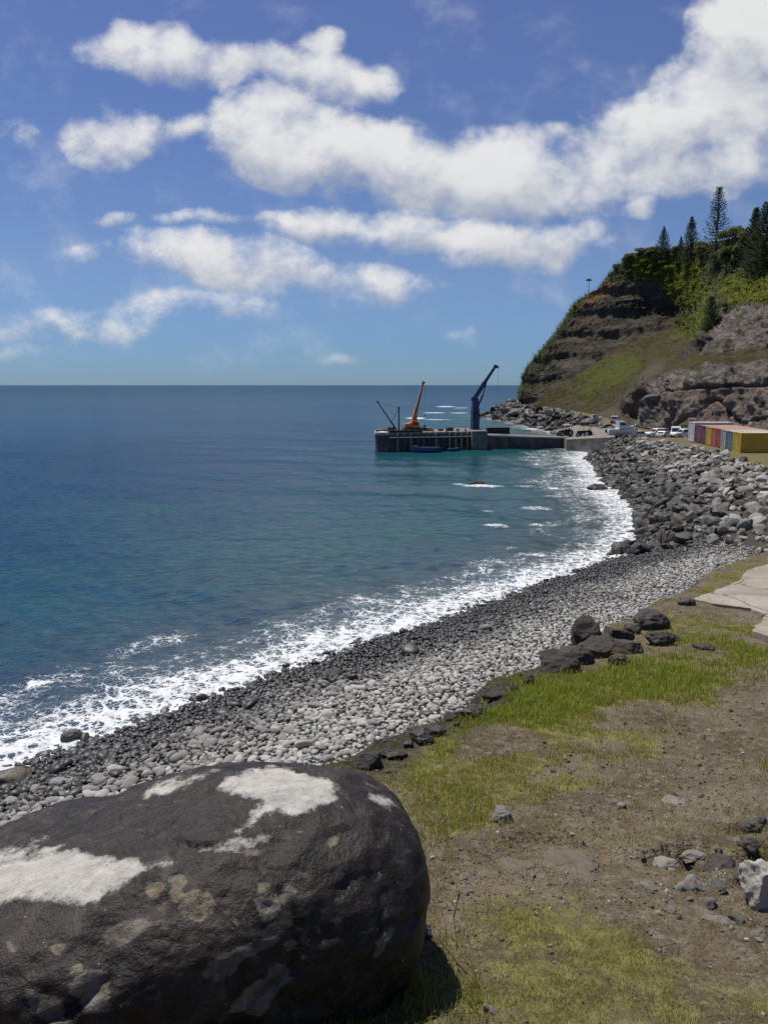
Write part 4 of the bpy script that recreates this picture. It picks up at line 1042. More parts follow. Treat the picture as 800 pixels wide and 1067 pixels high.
for q in LBUSH: q.materials.append(LIME_M)
mbs = MB()
for i in range(5):
    a = i * 1.26; mbs.bar((0, 0, -.25), (math.cos(a) * .4, math.sin(a) * .4, .55), .05, .015, 6)
STEM = mbs.mesh('stem'); STEM.materials.append(BARK_M)
def shrub(P, s, label, group, lime=False, tall=1.0, seed=0):
    t = thing('shrub', label, 'shrub', P, random.uniform(0, 6.28), group); t.scale = (s, s * random.uniform(.85, 1.15), s * tall)
    link('crown', (LBUSH if lime else BUSH)[seed % 5], None, t); link('stem', STEM, None, t)
r = np.random.default_rng(77)
flat = HP.reshape(-1, 3); vf, lf = veg.ravel(), lime.ravel(); rowi = np.repeat(np.arange(len(HX)), NC)
cand = np.nonzero((vf > .6) & (PXa.ravel() > 541) & (PXa.ravel() < 830) & (rowi < NR + 2))[0]
taken = []
for i in r.permutation(cand):
    P = flat[i]; dist = P[1]
    sz = r.uniform(1.0, 2.3) * (1.05 if PXa.ravel()[i] > 640 else .8)
    px_, py_ = PXa.ravel()[i], PYa.ravel()[i]
    if any((px_ - q[0]) ** 2 + (py_ - q[1]) ** 2 < (q[2] + 2.6) ** 2 * .55 for q in taken): continue
    taken.append((px_, py_, sz * F / dist * .8))
    isl = lf[i] > .3
    left = px_ < 640
    if left and r.random() < .45: continue
    shrub(P - np.array([0, 0, .25]), sz * .9, 'yellow green leafy shrub on the upper slope of the headland' if isl else ('dark green shrub clinging to the seaward edge of the headland' if left else 'dark green shrub on the wooded top of the headland'),
          'yellow green shrubs on the headland' if isl else ('shrubs on the seaward edge of the headland' if left else 'shrubs on the headland top'), isl, r.uniform(.7, 1.1), int(i))
    if len(taken) > 190: break
for i_, (a_, b_, s_) in enumerate(((664, 280, 1.5), (672, 276, 1.7), (681, 281, 1.9), (690, 277, 1.8), (698, 283, 2.0), (707, 277, 1.8), (716, 281, 1.9), (724, 285, 1.6), (676, 287, 1.5), (686, 289, 1.6), (712, 289, 1.6), (758, 300, 1.6), (768, 306, 1.5), (780, 299, 1.8), (792, 306, 1.6))):
    q_ = on_hill(a_, b_); shrub(q_ + np.array([-.5, -1.6, .35]), s_, 'yellow green leafy shrub on the upper slope of the headland', 'yellow green shrubs on the headland', True, .7, i_)
# low scrub between the shrubs
w = np.clip(vf, 0, 1) * (rowi < NR + 6) * (PXa.ravel() < 870) + .05 * rockm.ravel() * (1 - quarry.ravel()) * (rowi < NR) * (HZ.ravel() > 9) + .03 * grass.ravel() * bright.ravel()
w = w / w.sum(); I = r.choice(len(w), 64000, p=w)
for nm, sel, mt, lab in (('scrub', lf[I] < .45, SHRUB_M, 'low dark scrub covering the headland'), ('green_scrub', lf[I] >= .45, LIME_M, 'low bright green scrub on the headland')):
    J = I[sel]; Pq = flat[J] + r.normal(0, .45, (len(J), 3)); Pq[:, 2] += r.uniform(-.1, .9, len(J))
    v, fc, t = leaves(Pq, np.tile([-.3, -.5, .8], (len(J), 1)), r.uniform(.16, .42, len(J)), r, np.clip(r.normal(.45, .25, len(J)), 0, 1))
    tag(link(nm, mesh_np(nm, v, fc, False, {'tint': t}), mt), lab, 'scrub', kind='stuff')

# ------------------------------------------------------------------ trees
def norfolk_pine(P, h, rmax, seed, label, bare=.15, dens=1.0, topw=.12, shape=1.0, group=None):
    r = np.random.default_rng(seed)
    t = thing('pine_tree', label, 'pine tree', P, 0, group)
    MB().bar((0, 0, -1), (0, 0, h * .97), h * .017, h * .004, 10).build('trunk', BARK_M, t)
    V, Fc, T = [], [], []; b = 0; z = h * bare; lv = 0
    bb = MB()
    while z < h * .985:
        f = (z - h * bare) / (h * (1 - bare)); rad = rmax * (1 - f) ** shape * (1 - topw) + rmax * topw * (1.25 - f) ; rad *= r.uniform(.82, 1.1)
        nb_ = 7 if f < .8 else 6; a0 = r.uniform(0, 6.28)
        for i in range(nb_):
            a = a0 + i * 2 * math.pi / nb_ + r.normal(0, .1); L = rad * r.uniform(.8, 1.08)
            if r.random() < .06: continue
            n = max(10, int(26 * dens * (L / rmax + .3)))
            s = r.uniform(.08, 1, n) ** .8; rise = .10 + .25 * f
            side = r.normal(0, .10 + .02 * L, n) * (1.15 - s * .6)
            x = np.cos(a) * s * L - np.sin(a) * side; y = np.sin(a) * s * L + np.cos(a) * side
            zz = z + L * (rise * s + .16 * s ** 3 - .10 * np.sin(s * 3.1)) + r.normal(0, .07, n)
            v, fc, tn = leaves(np.stack([x, y, zz], 1), np.tile([0, 0, 1.0], (n, 1)), r.uniform(.10, .20, n) * (h / 22) ** .5, r, np.clip(r.normal(.45, .25, n), 0, 1), 1.7)
            V.append(v); Fc.append(fc + b); T.append(tn); b += len(v)
            bb.bar((0, 0, z), (math.cos(a) * L * .85, math.sin(a) * L * .85, z + L * rise * .75), .05, .02, 5)
        z += max(.45, h * .036 * (1.15 - .55 * f)) * r.uniform(.9, 1.12); lv += 1
    link('crown', mesh_np('crown', np.concatenate(V), np.concatenate(Fc), False, {'tint': np.concatenate(T)}), PINE_M, t)
    bb.build('limb', BARK_M, t)
    return t
def broad_tree(P, h, w, seed, label, mat_=None, group=None, n=5200):
    r = np.random.default_rng(seed); t = thing('tree', label, 'tree', P, r.uniform(0, 6), group)
    tb = MB().bar((0, 0, -.8), (0, 0, h * .55), h * .028, h * .014, 8)
    L = []
    for i in range(11):
        a = r.uniform(0, 6.28); d = w * .5 * r.uniform(.05, .75); zc = h * r.uniform(.42, .86); L.append((math.cos(a) * d, math.sin(a) * d, zc, w * r.uniform(.16, .27), h * r.uniform(.10, .17)))
        tb.bar((0, 0, h * .35), (math.cos(a) * d * .9, math.sin(a) * d * .9, zc), h * .010, h * .004, 6)
    tb.build('trunk', BARK_M, t)
    me = clump_mesh('crown', L, n, .24 * (h / 9) ** .5, seed + 1); link('crown', me, mat_ or SHRUB_M, t)
def base(px, py, back=0.0):
    q = on_hill(px, py).copy(); return q
def tree_at(px, pybase, pytop, w_px, dist=None):
    q = base(px, pybase); d = float(proj(*q)[2]); a, b_, c_ = ray(px, pybase); y = q[1]; w3 = PY(px, pybase, y)
    return w3, (pybase - pytop) * d / F, w_px * d / F
q, h, w = tree_at(744, 283, 197, 36); norfolk_pine(q, h, w * .52, 801, 'tallest pine on the headland with open tiers and a blunt top', .12, 1.2, .50, .7)
q, h, w = tree_at(718, 276, 227, 24); norfolk_pine(q, h, w * .62, 802, 'narrow pointed pine just left of the tallest pine', .05, 2.0, .10, .75)
q, h, w = tree_at(708, 276, 246, 15); norfolk_pine(q, h, w * .5, 803, 'shortest small pine between two taller ones on the headland', .05, 1.8, .05, .9)
q, h, w = tree_at(690, 272, 236, 22); norfolk_pine(q, h, w * .62, 804, 'pointed pine with a bare spike top, nearest the sea', .05, 2.2, .03, 1.0)
q, h, w = tree_at(795, 292, 213, 34); norfolk_pine(q, h, w * .72, 805, 'broad dense dark pine at the right edge of the headland', .03, 3.2, .3, .6)
q, h, w = tree_at(783, 290, 219, 24); norfolk_pine(q, h, w * .72, 806, 'dense dark pine left of the broad one at the right edge', .03, 3.2, .22, .65)
q, h, w = tree_at(739, 345, 306, 24); norfolk_pine(q, h * .9, w * .5, 812, 'dark tree lower on the slope above the quarry wall', .05, 2.8, .2, .5)
for i, (px, pb, pt, w, lab) in enumerate(((668, 270, 257, 24, 'low spreading tree at the seaward end of the wooded top'), (656, 276, 263, 20, 'small round tree at the rim of the headland top'), (682, 270, 256, 22, 'round tree beside the spike topped pine'),
                                          (730, 274, 252, 24, 'dark round tree between the narrow pine and the tallest pine'), (765, 280, 236, 36, 'broad olive green tree right of the tallest pine'), (776, 285, 238, 26, 'olive green tree in front of the dense dark pines'),
                                          (704, 272, 256, 16, 'small bushy tree in the gap left of the shortest pine'), (756, 290, 252, 24, 'tree with a thin crown behind the yellow green shrubs'), (815, 290, 240, 34, 'tree partly out of the picture at the right edge'))):
    q, h, w_ = tree_at(px, pb, pt, w); broad_tree(q, h, w_, 820 + i * 3, lab)
# lone tuft-headed tree on the skyline
q = base(613, 297); dd = q[1]; q = PY(613, 303, dd); t = thing('palm_tree', 'lone thin tree with a tufted head on the skyline of the cliff', 'tree', q)
hh = 12 * dd / F; MB().bar((0, 0, -1.5), (.1, 0, hh * .85), .13, .09, 8).build('trunk', BARK_M, t)
link('crown', clump_mesh('crown', [(0, 0, hh * .9, 1.0, .45), (.5, 0, hh * .86, .7, .35), (-.55, 0, hh * .85, .7, .32)], 380, .2, 840), SHRUB_M, t)
# ------------------------------------------------------------------ pier
PA, PB = PZ(390, 471, 0), PZ(600, 466.5, 0)
pu = (PB - PA); PLEN = math.hypot(pu[0], pu[1]); pu = pu / PLEN; pv = np.array([-pu[1], pu[0], 0]); PRZ = math.atan2(pu[1], pu[0])
def on_pier(px, py, y0=0.0):                      # local (x, y0, z) in the pier's frame
    a, b, c = ray(px, py); D = np.array([a, b, c]); C0 = np.array([0, 0, CAMZ])
    t = ((PA + pv * y0 - C0) @ pv) / (D @ pv); q = C0 + D * t - PA
    return np.array([q @ pu, y0, q[2]])
def pw(l): return Vector(PA + pu * l[0] + pv * l[1] + np.array([0, 0, l[2]]))
def lx(px, y0=0.0): return on_pier(px, 452, y0)[0]
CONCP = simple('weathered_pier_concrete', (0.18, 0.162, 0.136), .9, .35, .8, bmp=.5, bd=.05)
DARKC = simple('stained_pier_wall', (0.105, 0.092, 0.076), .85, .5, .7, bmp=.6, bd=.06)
PALEC = simple('pale_kerb', (0.50, 0.47, 0.42), .85, .2, 1.0, bmp=.3)
TANW = simple('tan_timber', (0.30, 0.235, 0.15), .85, .25, 1.5, bmp=.4)
BLACKW = simple('black_timber', (0.03, 0.026, 0.024), .8, .3, 1.5, bmp=.4)
STEELB = simple('dark_steel', (0.022, 0.026, 0.034), .5, .3, 2, .3)
pier = thing('pier', 'long grey concrete pier carrying the cranes out into the sea', 'pier', tuple(PA), PRZ)
ZD = on_pier(420, 450.5)[2]; x4, x49, x506 = lx(405), lx(490), lx(506)
W = 9.5
# seaward end with rounded corners
pts = []
for cx, cy, a0 in ((2.2, 2.2, 180), (2.2, W - 2.2, 90)):
    arc = [(cx + 2.2 * math.cos(R(a)), cy + 2.2 * math.sin(R(a))) for a in np.linspace(a0 + (90 if a0 == 180 else 90), a0, 9)]
    pts += [(x + .29 * y, y) for x, y in arc]
ring = [(x4, 0)] + pts + [(x4, W)]
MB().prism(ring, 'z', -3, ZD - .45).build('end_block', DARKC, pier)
ring2 = [(x4, -.12)] + [(x - .12 * (1 if x < 2.2 else 0), y - .12 * (1 if y < 2 else 0) + .12 * (y > W - 2)) for x, y in pts] + [(x4, W + .12)]
MB().prism(ring2, 'z', ZD - .45, ZD + .06, .04).build('end_kerb', PALEC, pier)
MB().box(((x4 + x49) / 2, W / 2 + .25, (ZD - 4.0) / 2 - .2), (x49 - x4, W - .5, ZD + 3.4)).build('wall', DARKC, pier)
MB().box(((x4 + x49) / 2, W / 2, ZD - .28), (x49 - x4, W, .5), None, .03).build('deck', CONCP, pier)
MB().box(((x4 + x49) / 2 - .0, -.10, ZD - .95), (x49 - x4 - .1, .5, .18), None, .03).build('ledge', PALEC, pier)
MB().box((x4 + 3.4, .3, ZD + .18), (6.6, .3, .42), None, .03).build('bull_rail', BLACKW, pier)
MB().box(((x49 + x506) / 2, 4.2, (ZD + .12 - 3) / 2), (x506 - x49, 10.6, ZD + 3.1), None, .06).build('crane_pedestal_block', CONCP, pier)
for px in (414, 421, 428, 435, 441, 447, 454, 461, 468, 474.5, 480.5, 486.5):
    x = lx(px); pale = px > 470
    MB().box((x, -.18, (ZD - .4 - 1.0) / 2), (.28, .3, ZD - .4 + 1.4), None, .03).build('fender_post', TANW if pale else (DARKC if int(px) % 2 else TANW), pier)
for px in (410, 425, 452, 466, 478, 486):
    MB().bar((lx(px), .6, ZD - .1), (lx(px), .6, ZD + .5), .13, .16, 10).build('bollard', BLACKW if px != 452 else TANW, pier)
# causeway back to the shore, a little lower
x6 = lx(606); z0, z1 = on_pier(515, 453.2)[2], on_pier(600, 457.6)[2]
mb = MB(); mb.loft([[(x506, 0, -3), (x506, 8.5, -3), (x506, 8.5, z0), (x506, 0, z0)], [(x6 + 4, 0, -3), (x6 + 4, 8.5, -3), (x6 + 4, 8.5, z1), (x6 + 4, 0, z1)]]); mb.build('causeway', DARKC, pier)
mb = MB(); mb.loft([[(x506 + .05, -.08, z0 - .2), (x506 + .05, .8, z0 - .2), (x506 + .05, .8, z0 + .08), (x506 + .05, -.08, z0 + .08)], [(x6 + 4, -.08, z1 - .2), (x6 + 4, .8, z1 - .2), (x6 + 4, .8, z1 + .08), (x6 + 4, -.08, z1 + .08)]]); mb.build('causeway_kerb', PALEC, pier)
mb = MB(); xa, xb = lx(507, 8), lx(531, 8); mb.box(((xa + xb) / 2, 8.2, ZD - .72), (xb - xa, .4, 1.9), None, .04); mb.build('parapet', BLACKW, pier)
# apron: concrete hard standing at the landward end
ap = [PZ(590, 459, 1.9), PZ(644, 456.5, 3.05), PZ(655, 449, 3.3), PZ(640, 443, 3.1), PZ(600, 444, 2.4), PZ(578, 449.5, 2.1)]
bm = bmesh.new(); tp = [bm.verts.new(q + np.array([0, 0, .22])) for q in ap]; bt = [bm.verts.new(q - np.array([0, 0, 3.5])) for q in ap]
bm.faces.new(tp); bm.faces.new(bt[::-1])
for i in range(6): j = (i + 1) % 6; bm.faces.new((tp[i], bt[i], bt[j], tp[j]))
bmesh.ops.recalc_face_normals(bm, faces=bm.faces[:]); me = bpy.data.meshes.new('apron'); bm.to_mesh(me); bm.free()
tag(link('apron', me, CONCP), 'concrete apron where the pier meets the shore', 'pavement', kind='structure')

def placed(name, label, cat, px, py, y0, rz=0.0, group=None):
    l = on_pier(px, py, y0); return thing(name, label, cat, pw(l), PRZ + rz, group), l
K = .1845                                          # metres to a pixel out on the pier
BLUE = simple('blue_crane_paint', (0.012, 0.030, 0.085), .5, .3, 1.2, bmp=.2, rust=.68)
ORANGE = simple('orange_crane_paint', (0.52, 0.17, 0.045), .55, .25, 1.5, bmp=.2, rust=.66)
TANP = simple('faded_boom_paint', (0.40, 0.20, 0.085), .6, .25, 1.5, bmp=.2, rust=.64)
RUBBER = simple('tyre_rubber', (0.02, 0.02, 0.02), .85, .2, 4, bmp=.3)
GLASS_, nt, b, _ = new_mat('dark_glass'); b.inputs['Base Color'].default_value = (.02, .025, .03, 1); b.inputs['Roughness'].default_value = .08
CHROME = simple('galvanised_steel', (0.42, 0.43, 0.44), .45, .15, 3, .6)
# ---- blue pedestal crane
t, l0 = placed('pedestal_crane', 'tall dark blue pedestal crane with raised boom in the middle of the pier', 'crane', 494.6, 448.8, 4.2)
H = 35 * K
mb = MB(); mb.bar((0, 0, -.1), (0, 0, .35), 1.0, .95, 20); mb.box((0, 0, .25), (2.0, 2.0, .3), None, .04); mb.build('base_plate', BLUE, t)
mb = MB(); mb.beam((0, 0, .3), (0, 0, H * .62), 1.38, 1.34); mb.beam((0, 0, H * .62), (-.02, 0, H), 1.30, .92, 1.30, 1.0)
for z in (.22, .42, .62): mb.box((0, 0, H * z), (1.46, 1.44, .12))
mb.build('column', BLUE, t)
mb = MB(); mb.bar((.74, -.2, .5), (.74, -.2, H * .6), .03); mb.bar((.74, .2, .5), (.74, .2, H * .6), .03)
for z in np.arange(.7, H * .6, .35): mb.bar((.74, -.2, z), (.74, .2, z), .022)
mb.build('ladder', STEELB, t)
mb = MB(); mb.box((.1, -.95, H * .45), (.9, .6, 1.3), None, .05); cab = mb.build('operator_cab', BLUE, t); MB().box((.12, -1.262, H * .45 + .2), (.7, .02, .7)).build('window', GLASS_, cab)
bp = Vector((-.15, 0, H + .1)); tipv = Vector((21.6 * K, 0, H + 33 * K)); dr = (tipv - bp).normalized(); n2 = Vector((-dr.z, 0, dr.x))
mb = MB(); mb.beam(bp - dr * .35, bp + dr * 3.6, .62, .58, .78, .80); mb.build('boom', BLUE, t)
MB().beam(bp + dr * 3.55, tipv, .44, .36, .58, .44).build('boom_extension', BLUE, t)
mb = MB(); mb.box(bp + n2 * .25 - dr * .45, (.75, .7, .55), (0, -math.atan2(dr.z, dr.x), 0), .05); mb.bar(bp + Vector((0, -.55, 0)), bp + Vector((0, .55, 0)), .28, n=16); mb.build('winch', BLUE, t)
mb = MB(); ra, rb_ = Vector((.60, 0, H - 8 * K)), Vector((8.6 * K, 0, H + 3.0 * K)); mb.bar(ra, rb_, .18, n=12); ra2 = bp + dr * 3.9 - n2 * .3; mb.bar(rb_, ra2, .10, n=10); mb.build('hydraulic_ram', BLUE, t)
mb = MB(); mb.box(tipv + dr * .15, (.62, .5, .62), (0, R(20), 0), .06); mb.beam(tipv + dr * .3, tipv + Vector((.75, 0, .05)), .36, .22); mb.bar(tipv + Vector((.55, -.12, 0)), tipv + Vector((.55, .12, 0)), .26, n=16); mb.build('boom_head', BLUE, t)
mb = MB(); mb.bar(tipv + Vector((.72, 0, -.1)), tipv + Vector((.72, 0, -7.2)), .016, n=5); ca = mb.build('hoist_cable', STEELB, t)
mb = MB(); mb.box(tipv + Vector((.72, 0, -7.35)), (.16, .14, .3), None, .03); mb.bar(tipv + Vector((.72, 0, -7.5)), tipv + Vector((.72, 0, -7.8)), .05, .03); mb.build('hook', STEELB, t)
# ---- orange mobile crane
def wheel(parent, c, rad, w):
    mb = MB(); mb.bar((c[0], c[1] - w / 2, c[2]), (c[0], c[1] + w / 2, c[2]), rad, n=18)
    ty = mb.build('wheel', RUBBER, parent); MB().bar((c[0], c[1] - w / 2 - .01, c[2]), (c[0], c[1] + w / 2 + .01, c[2]), rad * .52, n=12).build('rim', CHROME, ty)
t, l0 = placed('mobile_crane', 'orange mobile crane with telescopic boom raised near the end of the pier', 'crane', 431, 450.4, 4.6)
mb = MB(); mb.box((.2, 0, .75), (4.4, 1.9, .42), None, .06); mb.box((-1.9, 0, .55), (.35, 2.3, .3)); mb.box((2.1, 0, .55), (.35, 2.3, .3)); mb.build('chassis', BLACKW, t)
for x in (-1.3, .1, 1.5):
    for y in (-.85, .85): wheel(t, (x, y, .42), .42, .3)
mb = MB(); mb.prism([(-1.55, 1.0), (1.0, 1.0), (1.0, 1.55), (.55, 2.0), (-.2, 2.05), (-.75, 1.95), (-1.55, 1.7)], 'y', -.75, .45, .05); mb.build('engine_housing', ORANGE, t)
mb = MB(); mb.prism([(-.7, 1.0), (.85, 1.0), (.85, 1.7), (.5, 2.15), (-.7, 2.15)], 'y', -1.05, -.77, .03); c_ = mb.build('cab', ORANGE, t); MB().box((.05, -1.06, 1.75), (1.0, .02, .5)).build('window', GLASS_, c_)
MB().box((-1.75, 0, 1.3), (.5, 1.4, .8), None, .06).build('counterweight', ORANGE, t)
bp = Vector((-.35, .1, 1.25)); tipv = Vector((10.2 * K, .1, 52 * K)); dr = (tipv - bp).normalized(); L = (tipv - bp).length
MB().beam(bp, bp + dr * L * .40, .74, .66).build('boom_base_section', ORANGE, t)
MB().beam(bp + dr * L * .38, bp + dr * L * .72, .54, .48).build('boom_middle_section', TANP, t)
MB().beam(bp + dr * L * .70, tipv, .40, .32).build('boom_top_section', TANP, t)
mb = MB(); mb.box(tipv, (.55, .42, .5), (0, R(15), 0), .04); mb.bar(tipv, tipv + Vector((-.15, 0, .5)), .06); mb.bar(tipv, tipv + Vector((.45, 0, .12)), .09); mb.build('boom_head', TANP, t)
MB().bar((.55, .1, 1.4), bp + dr * L * .34 + Vector((.25, 0, -.1)), .13, .10).build('hydraulic_ram', CHROME, t)
mb = MB(); mb.bar(tipv + Vector((.42, 0, 0)), tipv + Vector((.42, 0, -6.3)), .014, n=5); mb.box(tipv + Vector((.42, 0, -6.4)), (.18, .16, .35), None, .03); mb.build('hook_line', STEELB, t)
# ---- black derrick
t, l0 = placed('derrick', 'black derrick with slanting boom and thin mast at the pier end', 'crane', 415.5, 448.6, 4.0)
hm = 23.6 * K
mb = MB(); mb.bar((0, 0, -.1), (0, 0, hm), .15, .11, 10); mb.box((0, 0, hm + .05), (.36, .3, .3)); mb.build('mast', STEELB, t)
tv = Vector((-23.2 * K, 0, 30.2 * K)); bp = Vector((-.55, 0, .25))
MB().bar(bp, tv, .15, .09, 10).build('boom', STEELB, t)
MB().box(tv, (.35, .25, .3), (0, R(40), 0), .03).build('boom_head', STEELB, t)
MB().bar((0, 0, hm), tv, .028, n=5).build('topping_lift', STEELB, t)
MB().bar((-.05, 0, hm), (-7 * K, 0, 9 * K), .024, n=5).build('stay', STEELB, t)
mb = MB(); mb.bar((-.1, 0, hm), (-1.9, 1.6, 0), .024, n=5); mb.build('back_stay', STEELB, t)
MB().box((0, 0, 0), (1.2, 1.2, .24), None, .03).build('base_plate', STEELB, t)
t, l0 = placed('winch_house', 'low brown winch machine beside the derrick at the pier end', 'winch', 407.5, 450.0, 3.4)
RUSTY = simple('rusty_iron', (0.11, 0.055, 0.03), .8, .4, 2.5, bmp=.4, rust=.6)
mb = MB(); mb.box((0, 0, .25), (1.5, 1.1, .3), None, .03); mb.box((-.45, 0, .62), (.5, .9, .6), None, .05); mb.build('frame', RUSTY, t)
mb = MB(); mb.bar((.3, -.5, .6), (.3, .5, .6), .26, n=16); mb.bar((.3, -.52, .6), (.3, -.46, .6), .36, n=16); mb.bar((.3, .46, .6), (.3, .52, .6), .36, n=16); mb.build('drum', RUSTY, t)
for i, (px, y0, s, lab) in enumerate(((468.5, 3.0, .55, 'dark crate on the pier deck between the two big cranes'), (476, 4.5, .4, 'small pale crate on the pier deck beside the blue crane'), (459, 3.5, .42, 'brown crate on the pier deck right of the orange crane'), (447, 4.2, .5, 'weathered crate close behind the orange crane'))):
    t, l0 = placed('crate', lab, 'crate', px, 450.6, y0)
    m_ = (BLACKW, PALEC, RUSTY, TANW)[i]
    mb = MB(); mb.box((0, 0, s), (s * 2.2, s * 1.7, s * 1.7), None, .03); mb.build('box', m_, t)
    mb = MB()
    for z in (.55, 1.4): mb.box((0, -s * .87, s * z), (s * 2.25, .05, .1))
    mb.build('batten', TANW, t)
# people on the pier: one figure standing by the orange crane
def person(P, rz, label, h=1.72, shirt=(.05, .06, .09), trousers=(.03, .03, .035)):
    k = h / 1.75
    v = [(0, 0, .95), (0, 0, 1.18), (0, .01, 1.40), (0, 0, 1.50), (0, -.01, 1.58), (0, -.01, 1.68), (.10, 0, .90), (.11, -.01, .50), (.12, .02, .08), (.12, -.12, .03), (-.10, 0, .90), (-.12, .03, .50), (-.13, .05, .08), (-.13, -.09, .03),
         (.19, 0, 1.40), (.24, .02, 1.14), (.23, -.05, .90), (-.19, 0, 1.40), (-.25, .01, 1.14), (-.22, -.08, .91)]
    e = [(0, 1), (1, 2), (2, 3), (3, 4), (4, 5), (0, 6), (6, 7), (7, 8), (8, 9), (0, 10), (10, 11), (11, 12), (12, 13), (2, 14), (14, 15), (15, 16), (2, 17), (17, 18), (18, 19)]
    rad = [.15, .14, .16, .06, .085, .10, .095, .07, .05, .04, .095, .07, .05, .04, .07, .05, .04, .07, .05, .04]
    me = bpy.data.meshes.new('person'); me.from_pydata([tuple(c * k for c in q) for q in v], e, [])
    o = link('person', me); md = o.modifiers.new('s', 'SKIN'); o.modifiers.new('d', 'SUBSURF').levels = 1
    for i, sv in enumerate(me.skin_vertices[0].data): sv.radius = (rad[i] * k, rad[i] * .8 * k); sv.use_root = i == 0
    dg = bpy.context.evaluated_depsgraph_get(); me2 = bpy.data.meshes.new_from_object(o.evaluated_get(dg)); o.modifiers.clear(); o.data = me2
    for p in me2.polygons: p.use_smooth = True
    m, nt, b, _ = new_mat('clothes_and_skin'); z = nd(nt, 'SeparateXYZ', {0: objco(nt)}).node.outputs[2]
    c = mixc(nt, mapr(nt, z, .93 * k, .95 * k), trousers, shirt); c = mixc(nt, mapr(nt, z, 1.46 * k, 1.48 * k), c, (.34, .21, .15)); c = mixc(nt, mapr(nt, z, 1.70 * k, 1.72 * k), c, (.02, .016, .013))
    put(nt, b.inputs['Base Color'], c); b.inputs['Roughness'].default_value = .8
    me2.materials.clear(); me2.materials.append(m); o.location = P; o.rotation_euler = (0, 0, rz); tag(o, label, 'person')
person(pw(on_pier(442.2, 450.3, 7.0)), .4, 'person in dark clothes standing behind the orange crane on the pier')

# ------------------------------------------------------------------ boats
WHITE = simple('white_gelcoat', (0.72, 0.73, 0.73), .3, .08, 2, bmp=.05)
NAVY = simple('navy_hull_paint', (0.022, 0.065, 0.17), .4, .25, 2, bmp=.1)
def hull_rings(L, W_, Hh, n=11, bow=2.2, stern=.86):
    rings = []
    for i in range(n):
        f = i / (n - 1); x = -L / 2 + L * f
        w = W_ / 2 * (stern + (1 - stern) * min(1, f * 2.2)) * max(.03, (1 - max(0, (f - .5) / .5) ** bow)); sh = Hh * (1 + .22 * f ** 2); ke = Hh * .16 * max(0, (f - .7) / .3) ** 2 * 3
        rings.append([(x, -w, sh), (x, -w * .96, sh * .55), (x, -w * .62, Hh * .14 + ke), (x, 0, ke), (x, w * .62, Hh * .14 + ke), (x, w * .96, sh * .55), (x, w, sh)])
    return rings
def motorboat(P, rz, L, label, cabin=True, hull=None, group=None, name='motor_boat', cat='boat', flybridge=False):
    t = thing(name, label, cat, P, rz, group); hm = hull or WHITE
    MB().loft(hull_rings(L, L * .36, L * .17)).build('hull', hm, t)
    MB().box((-L * .5 - .13, 0, L * .12), (.3, .34, .62), None, .06).build('outboard', STEELB, t)
    mb = MB()
    for y in (-1, 1): mb.bar((-L * .48, y * L * .168, L * .17), (L * .1, y * L * .182, L * .182), .04); mb.bar((L * .1, y * L * .182, L * .182), (L * .44, y * L * .05, L * .205), .04)
    mb.build('gunwale', STEELB if hull is None else WHITE, t)
    if cabin:
        z0 = L * .165
        c = MB().prism([(-L * .16, z0), (L * .33, z0 + L * .02), (L * .26, z0 + L * .09), (L * .12, z0 + L * .11), (L * .03, z0 + L * .23), (-L * .16, z0 + L * .235)], 'y', -L * .125, L * .125, .05).build('cabin', hm, t)
        for y in (-1, 1): MB().prism([(-L * .13, z0 + L * .13), (L * .06, z0 + L * .125), (L * .02, z0 + L * .20), (-L * .13, z0 + L * .205)], 'y', y * L * .1265, y * L * .128).build('window', GLASS_, c)
        MB().prism([(L * .118, z0 + L * .118), (L * .128, z0 + L * .118), (L * .043, z0 + L * .222), (L * .033, z0 + L * .222)], 'y', -L * .105, L * .105).build('windscreen', GLASS_, c)
        MB().box((-L * .08, 0, z0 + L * .245), (L * .26, L * .27, .05), None, .02).build('canopy', WHITE, t)
        mb = MB()
        for y in (-1, 1): mb.bar((L * .2, y * L * .13, L * .2), (L * .44, 0 + y * .1, L * .30), .018, n=5)
        mb.build('bow_rail', CHROME, t)
    return t
def trailer(P, rz, L, label, dz):
    t = thing('boat_trailer', label, 'trailer', P, rz)
    mb = MB()
    for y in (-1, 1): mb.box((0, y * L * .11, dz - .1), (L * .9, .09, .1)); mb.beam((L * .45, y * L * .11, dz - .1), (L * .62, 0, dz - .2), .08)
    mb.bar((-L * .1, -L * .16, .33), (-L * .1, L * .16, .33), .04); mb.build('frame', CHROME, t)
    for y in (-1, 1): wheel(t, (-L * .1, y * L * .16, .33), .33, .2)
gA = PZ(648, 454, 3.45); gz = H1(gA[0], gA[1])
trailer((gA[0], gA[1], gz), R(10), 5.9, 'trailer under the large white cabin cruiser ashore', .62); motorboat((gA[0], gA[1], gz + .52), R(10), 6.0, 'large white cabin cruiser parked ashore on its trailer', True)
gA = PZ(619, 441.5, 3.2); gz = H1(gA[0], gA[1]); trailer((gA[0], gA[1], gz), R(5), 3.9, 'trailer under the smaller white boat below the track', .55); motorboat((gA[0], gA[1], gz + .5), R(5), 4.0, 'smaller white boat parked ashore below the pale track', True)
lA = on_pier(443, 469.5, -2.2)
t = thing('lighter', 'dark blue open lighter moored against the pier below the orange crane', 'boat', pw((lA[0], -2.2, -.35)), PRZ + R(180))
MB().loft(hull_rings(6.0, 2.2, 1.15, bow=2.6)).build('hull', NAVY, t)
mb = MB()
for y in (-1, 1): mb.bar((-2.9, y * .98, 1.18), (.4, y * 1.1, 1.24), .06); mb.bar((.4, y * 1.1, 1.24), (2.7, y * .3, 1.42), .06)
mb.build('gunwale', BLUE, t)
mb = MB()
